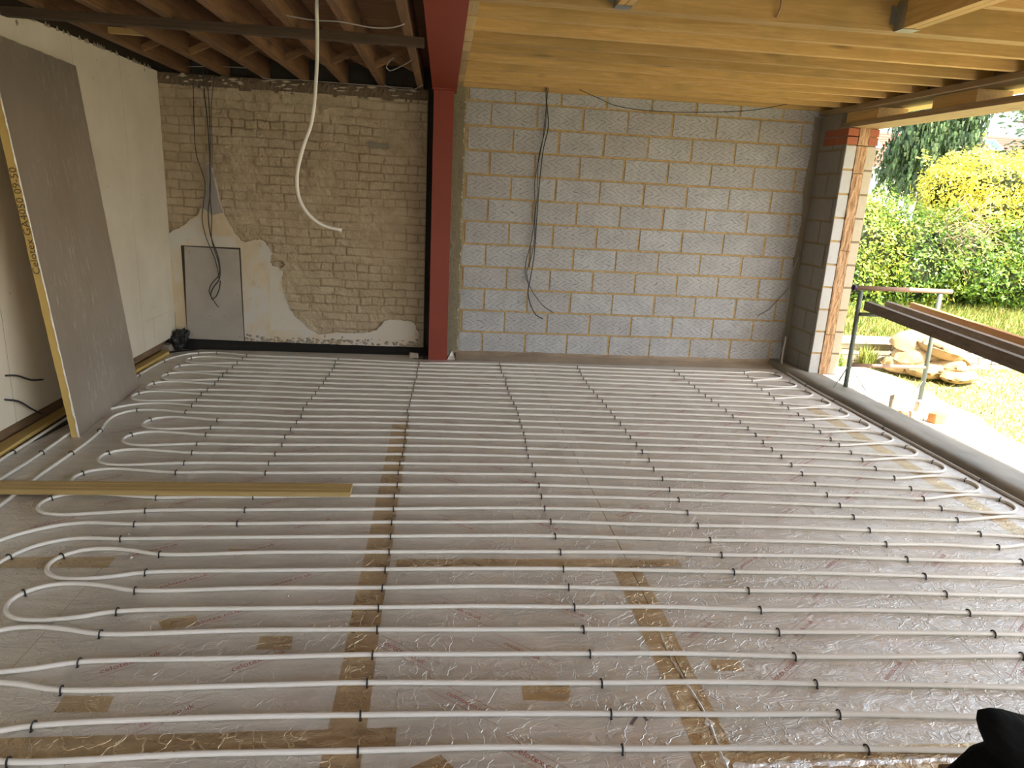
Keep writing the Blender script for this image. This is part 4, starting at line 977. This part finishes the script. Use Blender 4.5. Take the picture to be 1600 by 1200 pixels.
cable('cable', [(-2.20, 7.15, 2.60), (-2.19, 7.15, 2.3), (-2.181, 7.15, 2.10), (-2.184, 7.15, 1.76), (-2.20, 7.155, 1.50), (-2.225, 7.15, 1.35), (-2.215, 7.15, 1.12), (-2.16, 7.15, .93), (-2.145, 7.148, .80), (-2.16, 7.148, .70), (-2.22, 7.15, .62), (-2.25, 7.15, .55), (-2.24, 7.15, .50), (-2.20, 7.15, .53), (-2.16, 7.15, .62), (-2.15, 7.15, .69)], .0055, MAT['cable'], 'thicker black cable ending in a loop over the grey board')
cable('cable', [(-2.165, 7.16, 2.60), (-2.165, 7.165, 2.25), (-2.172, 7.165, 2.0), (-2.19, 7.165, 1.7), (-2.205, 7.165, 1.52), (-2.20, 7.165, 1.3), (-2.205, 7.14, 1.08), (-2.15, 7.14, .84), (-2.16, 7.14, .74), (-2.23, 7.14, .66), (-2.26, 7.14, .58), (-2.23, 7.14, .51), (-2.19, 7.14, .44), (-2.175, 7.14, .43)], .0042, MAT['cable'], 'black cable with a loose end below the loop on the grey board')
cable('cable', [(-2.10, 7.16, 2.60), (-2.12, 7.165, 2.45), (-2.145, 7.165, 2.3), (-2.155, 7.165, 2.0), (-2.17, 7.165, 1.75)], .003, MAT['cable'], 'short fine black cable joining the bundle high on the brick wall')
cable('cable', [(.955, 7.135, 2.78), (.955, 7.14, 2.60), (.98, 7.172, 2.465), (1.0, 7.172, 2.30), (.965, 7.172, 2.09), (.945, 7.172, 1.69), (.94, 7.172, 1.30), (.935, 7.17, 1.06), (.91, 7.17, .82), (.895, 7.17, .70), (.925, 7.16, .57), (.99, 7.15, .46), (1.065, 7.145, .42)], .005, MAT['cable'], 'thick black cable down the block wall ending in a hook')
cable('cable', [(.97, 7.14, 2.78), (.97, 7.145, 2.60), (.965, 7.18, 2.40), (.955, 7.18, 2.18), (.93, 7.18, 2.0), (.90, 7.18, 1.78), (.92, 7.18, 1.5), (.90, 7.18, 1.2), (.855, 7.18, .98), (.86, 7.18, .86), (.915, 7.175, .74), (1.0, 7.17, .62), (1.08, 7.16, .54), (1.17, 7.15, .49)], .0035, MAT['cable'], 'thin black cable down the block wall ending further right')
cable('cable', [(.94, 7.145, 2.78), (.955, 7.15, 2.60), (.975, 7.188, 2.3), (.925, 7.188, 2.0), (.935, 7.188, 1.7), (.925, 7.185, 1.45), (.93, 7.185, 1.2), (.90, 7.185, 1.0), (.87, 7.185, .9), (.895, 7.18, .79)], .0035, MAT['cable'], 'thin black cable behind the other two on the block wall')
cable('cable', [(1.22, 6.84, 2.610), (1.42, 6.95, 2.565), (1.62, 7.05, 2.52), (1.95, 7.06, 2.495), (2.5, 7.06, 2.515), (2.95, 6.98, 2.555), (3.22, 6.84, 2.610)], .0035, MAT['cable'], 'fine black cable sagging just below the last golden joist')
cable('cable', [(3.735, 7.16, 1.18), (3.70, 7.17, 1.0), (3.69, 7.17, .82), (3.70, 7.17, .60), (3.71, 7.17, .35), (3.72, 7.16, .12)], .005, MAT['grey_cable'], 'pale cable hanging down the far right corner of the room')
cable('cable', [(3.69, 7.18, .84), (3.58, 7.18, .70), (3.50, 7.18, .60), (3.42, 7.18, .55), (3.38, 7.16, .53)], .0035, MAT['cable'], 'dark cable branching off left near the far right corner')
cable('cable', [(-2.622, 4.40, .44), (-2.60, 4.48, .42), (-2.585, 4.60, .36), (-2.58, 4.72, .33)], .006, MAT['cable'], 'upper short black cable poking from the left wall near the picture edge')
cable('cable', [(-2.622, 4.36, .30), (-2.60, 4.46, .26), (-2.59, 4.58, .17), (-2.60, 4.70, .10)], .006, MAT['cable'], 'lower black cable drooping down the left wall to its base')

# ================================================================== CLOTH AND BOX AT THE FRONT
tag(MB().box(1.145, 1.80, .70, 1.205, -.0, .478).build('cardboard_box', MAT['card'], bevel=.004), 'brown cardboard box at the bottom right corner', 'box')
LV = [(.4795, 1.115, 1.95, 1.0, 1.19), (.50, 1.125, 1.95, 1.0, 1.19), (.52, 1.137, 1.93, 1.0, 1.19), (.54, 1.155, 1.85, 1.0, 1.19), (.552, 1.172, 1.75, 1.0, 1.19), (.562, 1.215, 1.64, .98, 1.19), (.58, 1.211, 1.52, 1.0, 1.19), (.60, 1.203, 1.42, 1.02, 1.19), (.618, 1.201, 1.355, 1.07, 1.19), (.632, 1.206, 1.32, 1.11, 1.19), (.640, 1.228, 1.285, 1.14, 1.185), (.643, 1.248, 1.262, 1.155, 1.178)]
P = []; NS = 48
for z, xl, xr, yn, yf in LV:
    for k in range(NS):
        a = 2*math.pi*k/NS; ca, sa = math.cos(a), math.sin(a); e = .5
        x = (xl+xr)/2 - .028 + (xr-xl)/2*math.copysign(abs(ca)**e, ca); y_ = (yn+yf)/2 + (yf-yn)/2*math.copysign(abs(sa)**e, sa)
        f_ = .012*noise.noise(Vector((x*9, y_*9, z*16)))
        P.append((x + f_*(.4 if ca < -.5 else 1), y_ + f_*.6, z + (f_*.6 if z > .49 else 0)))
F = [(i*NS+k, i*NS+(k+1) % NS, (i+1)*NS+(k+1) % NS, (i+1)*NS+k) for i in range(len(LV)-1) for k in range(NS)] + [tuple(range(NS))[::-1], tuple((len(LV)-1)*NS+k for k in range(NS))]
tag(MB().add(P, F).build('black_cloth', MAT['cloth'], smooth=True), 'black fabric garment heaped on the cardboard box at bottom right', 'cloth')

# ================================================================== OUTSIDE
def trestle(loc, lab, w=.79, lo=-.01):
    t = empty('trestle', loc); tag(t, lab, 'trestle', 'steel trestles holding the timbers'); 
    for x, zb in ((0, -loc[2] + (.036 if loc[1] > 5 else 0)), (w, -.09 - loc[2])):
        o = MB().tube([(x, 0, zb), (x - .02, 0, .96)], .021, 12).build('upright', MAT['steel_green'], smooth=True, parent=t)
        for dx, dy in ((-.20, -.12), (.10, -.18), (.05, .2)):
            z0 = zb + .22
            MB().tube([(x - .004, 0, z0), (x+dx, dy, zb + .004)], .004, 6).build('brace', MAT['steel_green'], parent=t)
    MB().tube([(-.075, 0, .985), (w + .09, 0, .985)], .021, 12).build('top_rail', MAT['rust'], smooth=True, parent=t)
    MB().tube([(-.105, 0, .985), (-.075, 0, .985)], .026, 12).build('end_cap', MAT['purple'], smooth=True, parent=t)
    MB().tube([(-.01, 0, .25), (w, 0, .25)], .018, 12).build('lower_rail', MAT['rust'], smooth=True, parent=t)
    MB().tube([(lo, -.03, .745), (w + .02, -.03, .745)], .018, 12).build('carrying_rail', MAT['steel_green'], smooth=True, parent=t)
    return t
trestle((3.893, 6.17, 0), 'green and rusty steel trestle standing outside beside the block pier')
dT = Vector((-.185, -1.0, 0)).normalized(); bpy.context.view_layer.update()
TT = [((4.02, 6.27), (.085, .05), 'nearest the room', 'grey_y'), ((4.26, 6.32), (.085, .05), 'middle one', 'grey_y'), ((4.50, 6.30), (.085, .05), 'outermost, coloured sunlit orange', 'orange_y')]  # outermost timber's orange is sunlight put into the wood colour
for (x, y), (h, w), t, mt in TT:
    a = Vector((x, y, .81)); b = a + dT*3.6
    o = MB().beam(a, b, w, h).build('scaffold_timber', MAT[mt]); tag(o, 'long timber laid on the outdoor trestle, ' + t, 'timber', 'timbers on the trestle')
t2 = trestle((3.50, 2.84, 0), 'second steel trestle carrying the near ends of the outdoor timbers', .55, -.16)
for ch in t2.children:
    if ch.name.startswith('lower'): pass

def sack(loc, sx, sy, sz, rz, tilt, seed, lab):
    bm = bmesh.new(); bmesh.ops.create_cube(bm, size=2); bmesh.ops.subdivide_edges(bm, edges=bm.edges, cuts=11, use_grid_fill=True)
    for v in bm.verts:
        p = v.co.copy(); r = (abs(p.x)**3.2 + abs(p.y)**3.2)**(1/3.2); q = min(1, r)
        z = math.copysign((max(0, 1 - q**3.6))**.5, p.z)*abs(p.z)**.6 if abs(p.z) > .01 else 0
        s = 1/max(1, r)
        v.co = Vector((p.x*s*(1+.06*noise.noise(p*1.5+Vector((seed, 0, 0)))), p.y*s, z*.9 + .10*noise.noise(p*1.7 + Vector((seed, 3, 1))) + .05*noise.noise(p*5 + Vector((seed, 3, 1)))))
    for v in bm.verts: v.co = Vector((v.co.x*sx, v.co.y*sy, v.co.z*sz*1.15 - .10*sx*(v.co.x)**2*(1 if sz > .085 and loc[2] > .1 else 0)))
    bmesh.ops.remove_doubles(bm, verts=bm.verts, dist=.0015)
    me = bpy.data.meshes.new('sandbag'); bm.to_mesh(me); bm.free(); me.materials.append(MAT['sack'])
    for p in me.polygons: p.use_smooth = True
    o = bpy.data.objects.new('sandbag', me); COL.objects.link(o); o.location = loc; o.rotation_euler = (tilt[0], tilt[1], rz); tag(o, lab, 'sandbag', 'sandbags heaped on the lawn'); return o
sack((5.539, 7.22, .0), .34, .22, .10, .3, (0, 0, 0), 1, 'tan sandbag at the bottom front of the heap')
sack((5.361, 7.34, .0), .30, .20, .10, -.5, (0, 0, 0), 2, 'tan sandbag lying at the bottom left of the heap')
sack((5.723, 7.25, .02), .32, .22, .11, .9, (0, .1, 0), 3, 'tan sandbag at the bottom right of the heap')
sack((5.443, 7.30, .15), .32, .21, .09, .1, (.1, -.15, 0), 4, 'tan sandbag in the middle layer on the left')
sack((5.656, 7.22, .20), .34, .22, .10, .4, (.15, .35, 0), 5, 'big pale sandbag sagging over the right of the heap')
sack((5.521, 7.42, .27), .36, .22, .09, .15, (.25, -.1, 0), 6, 'topmost pale sandbag on the heap')
sack((5.699, 6.98, -.03), .26, .14, .06, .5, (0, 0, 0), 7, 'flat empty sack in front of the heap at right')

def rock(loc, s, seed, mat, lab, rz=0, nm='rubble_block'):
    random.seed(seed); J = lambda: random.uniform(.82, 1.12); x, y, z = s
    P = [(-x*J(), -y*J(), 0), (x*J(), -y*J(), 0), (x*J(), y*J(), 0), (-x*J(), y*J(), 0), (-x*J(), -y*J(), 2*z*J()), (x*J(), -y*J(), 2*z*J()), (x*J(), y*J(), 2*z*J()), (-x*J(), y*J(), 2*z*J())]
    o = MB().hexa(P).build(nm, mat, bevel=min(s)*.25); o.location = loc; o.rotation_euler = (0, 0, rz); tag(o, lab, 'rubble', 'rubble on the path'); return o
rock((4.22, 5.82, -.088), (.075, .05, .075), 1, MAT['rubble'], 'upright pale block chunk by the far trestle leg, left one', -.5)
rock((4.40, 5.72, -.088), (.07, .06, .065), 2, MAT['rubble'], 'upright pale block chunk by the far trestle leg, right one', -.3)
rock((4.24, 5.58, -.088), (.06, .035, .03), 3, MAT['stone'], 'flat pale stone in front of the two block chunks', -.4)
rock((4.36, 5.48, -.088), (.07, .04, .05), 4, MAT['orange_brick'], 'orange broken brick in front of the block chunks', .3)
rock((4.15, 5.64, -.088), (.035, .03, .025), 5, MAT['orange_brick'], 'small orange brick bit left of the flat stone', 0)
random.seed(123)
gv = MB()
for k in range(420):
    y = random.uniform(3.2, 6.6); x = 3.965 + abs(random.gauss(0, .10)); s = random.uniform(.006, .022)
    gv.add([(x-s, y-s, -.09), (x+s, y-s*.8, -.09), (x+s*.9, y+s, -.09), (x-s, y+s*.8, -.09), (x+random.uniform(-.3, .3)*s, y, -.09+s*1.3)], [(0,1,4), (1,2,4), (2,3,4), (3,0,4)])
tag(gv.build('gravel', MAT['rubble']), 'loose pale gravel along the outer edge of the kerb', 'gravel', kind='stuff')

# low garden wall of stone courses
gw = MB(); random.seed(131)
for r in range(4):
    x = 4.2 + random.uniform(0, .2)
    while x < 16:
        L = random.uniform(.16, .30); gw.box(x, x+L-.01, 7.78 + random.uniform(-.006, .006), 7.99, -.13 + r*.07, -.13 + r*.07 + .062); x += L
gw.box(4.2, 16, 7.80, 7.97, -.14, .14, 1)
x = 4.15
while x < 16:
    L = random.uniform(.35, .5); gw.box(x, x+L-.01, 7.74 + random.uniform(-.01, .01), 8.05, .15, .19); x += L
tag(gw.build('garden_wall', [MAT['stone'], MAT['mortar_dark']], bevel=.004), 'low pale stone garden wall holding back the grass bank', 'wall')

# grass
def blades(name, n, xr, yr, hr, w, mats, seed, lab, dens=None, zf=None):
    random.seed(seed); mb = MB()
    for k in range(n):
        x = random.uniform(*xr); y = random.uniform(*yr)
        if dens and not dens(x, y): continue
        z = (zf or zlawn)(x, y) - .005; h = random.uniform(*hr); a = random.random()*6.28; l = random.uniform(.1, .9)*h
        dx, dy = math.cos(a)*w, math.sin(a)*w; tx, ty = math.cos(a*1.7)*l, math.sin(a*1.7)*l
        mb.add([(x-dx, y-dy, z), (x+dx, y+dy, z), (x+tx*.35+dx*.7, y+ty*.35+dy*.7, z+h*.6), (x+tx, y+ty, z+h), (x+tx*.35-dx*.7, y+ty*.35-dy*.7, z+h*.6)], [(0,1,2,3,4)], random.choice((0, 0, 1, 2)) )
    o = mb.build(name, mats, fixn=False); tag(o, lab, 'grass', kind='stuff'); return o
def lawn_ok(x, y):
    return x > path_edge(y) - .1 or (noise.noise(Vector((x*1.6, y*1.6, 4))) > .28 and x > 4.35)
blades('lawn_grass', 26000, (4.3, 10.5), (3.0, 7.70), (.02, .05), .004, [MAT['grass'][1], MAT['grass'][0], MAT['grass'][2]], 141, 'short yellowing lawn grass between the path and the low wall', lawn_ok)
blades('bank_grass', 22000, (4.2, 12.0), (8.05, 11.0), (.05, .15), .006, [MAT['grass'][0], MAT['grass'][1], MAT['grass'][2]], 142, 'long green grass on the bank above the low wall')
blades('grass_tuft', 260, (4.98, 5.12), (7.58, 7.72), (.12, .30), .006, [MAT['grass'][0], MAT['grass'][2], MAT['grass'][2]], 143, 'tall grass tuft against the low wall beside the pier')
blades('grass_tuft', 260, (4.45, 4.70), (7.52, 7.72), (.12, .30), .006, [MAT['grass'][0], MAT['grass'][0], MAT['grass'][2]], 144, 'green grass tuft half hidden behind the block pier')

# shrubs: a dark twiggy inside and a skin of individual leaves
def shrub(name, blobs, n, size, mats, seed, lab, cat='shrub', weights=None, base=None, spikes=0):
    random.seed(seed)
    t = empty(name, base or (blobs[0][0], blobs[0][1], .2)); tag(t, lab, cat)
    inv = Matrix.Translation(t.location).inverted()
    bm = bmesh.new()
    for (cx, cy, cz, rx, ry, rz) in blobs:
        res = bmesh.ops.create_icosphere(bm, subdivisions=3, radius=1)
        for v in res['verts']:
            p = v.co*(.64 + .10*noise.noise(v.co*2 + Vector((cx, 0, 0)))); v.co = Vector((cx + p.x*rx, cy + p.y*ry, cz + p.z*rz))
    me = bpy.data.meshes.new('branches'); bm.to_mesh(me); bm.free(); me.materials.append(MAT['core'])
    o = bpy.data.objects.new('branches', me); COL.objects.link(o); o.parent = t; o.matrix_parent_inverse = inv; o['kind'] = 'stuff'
    mb = MB(); tot = sum(b[3]*b[5] + b[4]*b[5] for b in blobs)
    for b in blobs:
        cx, cy, cz, rx, ry, rz = b; nb = int(n*(rx*rz + ry*rz)/tot)
        for k in range(nb):
            d = Vector((random.gauss(0, 1), random.gauss(0, 1), random.gauss(0, 1))).normalized()
            if d.y > .55 and random.random() < .8: continue
            sh = .84 + .24*random.random() + .42*noise.noise(Vector((d.x*2.6 + cx*2, d.y*2.6, d.z*2.6 + cz)))
            c = Vector((cx + d.x*rx*sh, cy + d.y*ry*sh, cz + d.z*rz*sh))
            nr = (d + Vector((random.gauss(0, .5), random.gauss(0, .5), random.gauss(0, .5) + .35))).normalized()
            a = nr.cross(Vector((random.gauss(0, 1), random.gauss(0, 1), random.gauss(0, 1)))).normalized(); b2 = nr.cross(a)
            s = size*random.uniform(.6, 1.25)
            clump = noise.noise(c*1.3 + Vector((seed, 0, 0)))
            if clump > .12: mi = random.choice(weights[0])
            else: mi = random.choice(weights[1])
            mb.add([c - a*s, c - b2*s*.45 + nr*s*.06, c + a*s, c + b2*s*.45 + nr*s*.06], [(0,1,2,3)], mi)
    for k in range(spikes):
        b = random.choice(blobs); cx, cy, cz, rx, ry, rz = b; a0 = random.uniform(-.9, .9)
        p = Vector((cx + rx*a0, cy + random.uniform(-.5, .5)*ry, cz + rz*(1-a0*a0)**.5*.9)); L = random.uniform(.2, .6)
        for q in range(int(L*70)):
            t_ = random.random(); c = p + Vector((random.gauss(0, .05), random.gauss(0, .05), L*t_)); nr = Vector((random.gauss(0, 1), random.gauss(0, 1), random.gauss(0, 1))).normalized(); a = nr.cross(Vector((0, 0, 1))).normalized(); b2 = nr.cross(a); s = size*random.uniform(.6, 1.1)
            mb.add([c - a*s, c - b2*s*.45, c + a*s, c + b2*s*.45], [(0,1,2,3)], random.choice(weights[0]))
    o = mb.build('foliage', mats, fixn=False); o.parent = t; o.matrix_parent_inverse = inv; o['kind'] = 'stuff'
    return t
shrub('garden_shrub', [(5.3, 10.9, .9, 1.0, .8, .95), (6.5, 10.8, .95, .9, .8, 1.0), (7.3, 10.7, .85, .9, .8, .95), (6.1, 10.5, .55, 1.1, .6, .55), (6.9, 11.2, 1.5, .6, .6, .5)], 30000, .034, MAT['leaf_green'], 151, 'yellow-green garden shrub directly behind the block pier', weights=((0, 1, 1, 3, 3), (0, 0, 1, 2, 1)))
shrub('garden_shrub', [(8.2, 10.7, 1.0, .9, .8, .8), (9.3, 10.6, 1.05, 1.0, .8, .8), (10.6, 10.8, 1.0, 1.0, .8, .9), (12.2, 11, 1.0, 1.2, .9, 1.0), (8.7, 10.35, .75, 1.0, .5, .45)], 30000, .036, MAT['leaf_green'], 152, 'glossy green shrub beneath the golden one at right', weights=((0, 1, 1, 0, 3), (0, 0, 2, 1, 0)))
shrub('garden_shrub', [(8.35, 11.3, 2.05, .55, .6, .50), (8.9, 11.2, 2.10, .9, .7, .62), (9.9, 11.3, 2.0, 1.0, .7, .60), (11.2, 11.5, 2.0, 1.1, .8, .6), (8.9, 10.9, 1.75, .9, .5, .35)], 30000, .034, MAT['leaf_gold'], 153, 'bright golden shrub rising above the green ones', weights=((0, 1, 1, 3), (0, 0, 2, 3, 1)), spikes=14)
# bare twigs in the middle of the hedge
random.seed(154); tw = MB()
for k in range(130):
    p = Vector((7.75 + random.gauss(0, .22), 10.05 + random.gauss(0, .12), 1.45 + random.gauss(0, .22))); d = Vector((random.gauss(0, .5) + .5, random.gauss(0, .3), random.gauss(0, .5))).normalized()*random.uniform(.12, .4)
    tw.tube([p, p + d*.5 + Vector((0, 0, .03)), p + d], [.006, .004, .002], 4)
tag(tw.build('dead_twigs', MAT['twig']), 'patch of bare dry twigs showing in the hedge', 'twigs', kind='stuff')
struct(MB().box(3.9, 20, 12.3, 12.36, .2, 1.5).build('fence', MAT['fence']))

# weeping conifer
def conifer():
    random.seed(161); bx, by = 12.52, 18.0
    t = empty('weeping_conifer', (bx, by, .2)); tag(t, 'dark green weeping conifer standing beyond the hedge', 'tree'); inv = Matrix.Translation(t.location).inverted()
    o = MB().tube([(bx, by, .1), (bx+.05, by, 3), (bx-.05, by, 6.6)], [.18, .13, .04], 10).build('trunk', MAT['bark'], smooth=True); o.parent = t; o.matrix_parent_inverse = inv
    mb = MB()
    for k in range(1500):
        a = random.random()*6.283; z = random.uniform(2.6, 6.6); R_ = (1.02 if z < 4.6 else 1.02*(1 - (z-4.6)/2.6))*random.uniform(.25, 1.0)*(1 + .22*noise.noise(Vector((math.cos(a)*2, math.sin(a)*2, z*.8))))
        c = Vector((bx + math.cos(a)*R_, by + math.sin(a)*R_, z)); L = random.uniform(.35, .95); mi = random.choice((0, 0, 1, 1, 2))
        out = Vector((math.cos(a), math.sin(a), 0))
        for q in range(13):
            s_ = q/12; p = c + out*(.16*math.sin(s_*2.2)) + Vector((random.gauss(0, .035), random.gauss(0, .035), -L*s_))
            w = .045*(1 - .5*s_)*random.uniform(.7, 1.4); h = random.uniform(.07, .13); b2 = Vector((random.gauss(0, 1), random.gauss(0, 1), 0)).normalized()
            mb.add([p - b2*w, p + b2*w, p + b2*w*.5 - Vector((0, 0, h)), p - b2*w*.4 - Vector((0, 0, h*1.2))], [(0,1,2,3)], mi)
    o = mb.build('foliage', MAT['conifer'], fixn=False); o.parent = t; o.matrix_parent_inverse = inv; o['kind'] = 'stuff'
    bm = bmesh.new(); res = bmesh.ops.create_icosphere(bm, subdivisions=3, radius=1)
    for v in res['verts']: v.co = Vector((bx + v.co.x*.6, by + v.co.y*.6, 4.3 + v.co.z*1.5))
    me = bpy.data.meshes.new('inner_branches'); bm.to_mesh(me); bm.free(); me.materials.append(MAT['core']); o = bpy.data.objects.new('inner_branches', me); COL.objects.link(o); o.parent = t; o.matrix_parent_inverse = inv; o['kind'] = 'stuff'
conifer()
# overhanging tree at the right edge
def side_tree():
    random.seed(171); bx, by = 12.9, 13.6
    t = empty('garden_tree', (bx, by, .2)); tag(t, 'tree whose dark leafy branch pokes in at the right edge of the sky', 'tree'); inv = Matrix.Translation(t.location).inverted()
    o = MB().tube([(bx, by, .1), (bx, by, 2.2), (bx-.2, by, 3.9)], [.15, .11, .05], 8).build('trunk', MAT['bark'], smooth=True); o.parent = t; o.matrix_parent_inverse = inv
    br = MB(); mb = MB()
    for tip in ((-2.3, -.6, 3.42), (-1.9, .1, 3.75), (-1.0, -.5, 4.3), (.6, .3, 4.5), (-1.6, .4, 2.9), (.9, -.6, 3.8)):
        e = Vector((bx+tip[0], by+tip[1], tip[2])); s0 = Vector((bx, by, 3.0)); pts = catmull([s0, (s0+e)/2 + Vector((0, 0, .25)), e], .2); br.tube(pts, .018, 5)
        for k in range(260):
            u_ = random.random()**.6; c = s0.lerp(e, u_) + Vector((random.gauss(0, .16), random.gauss(0, .16), random.gauss(0, .12) + .2*math.sin(u_*3.1))); nr = Vector((random.gauss(0, 1), random.gauss(0, 1), random.gauss(0, 1))).normalized(); a = nr.cross(Vector((0, .1, 1))).normalized(); b2 = nr.cross(a); s = random.uniform(.04, .09)
            mb.add([c - a*s, c - b2*s*.4, c + a*s, c + b2*s*.4], [(0,1,2,3)], random.choice((0, 0, 1)))
    o = br.build('branches', MAT['bark']); o.parent = t; o.matrix_parent_inverse = inv; o['kind'] = 'stuff'
    o = mb.build('foliage', MAT['conifer'], fixn=False); o.parent = t; o.matrix_parent_inverse = inv; o['kind'] = 'stuff'
side_tree()

# houses beyond
def house(name_lab, x0, x1, y, ze, zr, depth, roof, win, porch=None):
    t = empty('house', ((x0+x1)/2, y, 0)); tag(t, name_lab, 'house'); inv = Matrix.Translation(t.location).inverted()
    def add(o): o.parent = t; o.matrix_parent_inverse = inv; return o
    add(MB().box(x0, x1, y, y+2*depth, -.2, ze).build('walls', MAT['render_white']))
    s = Vector((0, depth, zr-ze)); L = s.length; s.normalize(); rf = MB(); n = int(L/.30)
    for side in (0, 1):
        for k in range(n):
            a = k*L/n; b = (k+1)*L/n + .03; yy = lambda q: (y - .25 + s.y*q) if side == 0 else (y + 2*depth + .25 - s.y*q)
            z = lambda q: ze - .05 + s.z*q
            rf.add([(x0-.3, yy(a), z(a)), (x1+.3, yy(a), z(a)), (x1+.3, yy(b), z(b)), (x0-.3, yy(b), z(b)), (x0-.3, yy(a), z(a)+.05), (x1+.3, yy(a), z(a)+.05), (x1+.3, yy(b), z(b)+.01), (x0-.3, yy(b), z(b)+.01)], [(0,3,2,1),(4,5,6,7),(0,1,5,4),(1,2,6,5),(2,3,7,6),(3,0,4,7)])
    rf.add([(x0, y, ze), (x0, y+2*depth, ze), (x0, y+depth, zr), (x1, y, ze), (x1, y+2*depth, ze), (x1, y+depth, zr)], [(0,1,2), (3,5,4)])
    add(rf.build('roof', roof))
    add(MB().box(x0-.3, x1+.3, y-.38, y-.24, ze-.16, ze-.03).build('gutter', MAT['white_frame']))
    for (wx, q0, w, L2) in win:
        def pt(x, q, up_): return (x, y - .25 + s.y*q - s.z*up_, ze - .05 + s.z*q + s.y*up_)
        fr = MB(); 
        fr.hexa([pt(wx, q0, .05), pt(wx+w, q0, .05), pt(wx+w, q0+L2, .05), pt(wx, q0+L2, .05), pt(wx, q0, .14), pt(wx+w, q0, .14), pt(wx+w, q0+L2, .14), pt(wx, q0+L2, .14)])
        f_ = add(fr.build('roof_window', MAT['white_frame'])); e = .12
        g = MB().hexa([pt(wx+e, q0+e, .141), pt(wx+w-e, q0+e, .141), pt(wx+w-e, q0+L2-e, .141), pt(wx+e, q0+L2-e, .141), pt(wx+e, q0+e, .15), pt(wx+w-e, q0+e, .15), pt(wx+w-e, q0+L2-e, .15), pt(wx+e, q0+L2-e, .15)]).build('pane', MAT['glass']); g.parent = f_; 
    return t
house('white rendered house with an orange tiled roof behind the pier', 24.6, 31.3, 45, 4.45, 6.95, 3.6, MAT['roof_orange'], [(28.0, 2.2, .9, 1.3)])
house('brown tiled house with a roof window at the right edge', 33.6, 48, 46, 4.6, 7.35, 4.2, MAT['roof_brown'], [(37.9, 2.9, 1.0, 1.4)])
ch = MB().tube([(29.35, 44.55, 0), (29.35, 44.55, 4.3)], .06, 8).build('drainpipe', MAT['fence']); 
hs = [o for o in bpy.data.objects if o.name == 'house'][0]; ch.parent = hs; ch.matrix_parent_inverse = Matrix.Translation(hs.location).inverted()
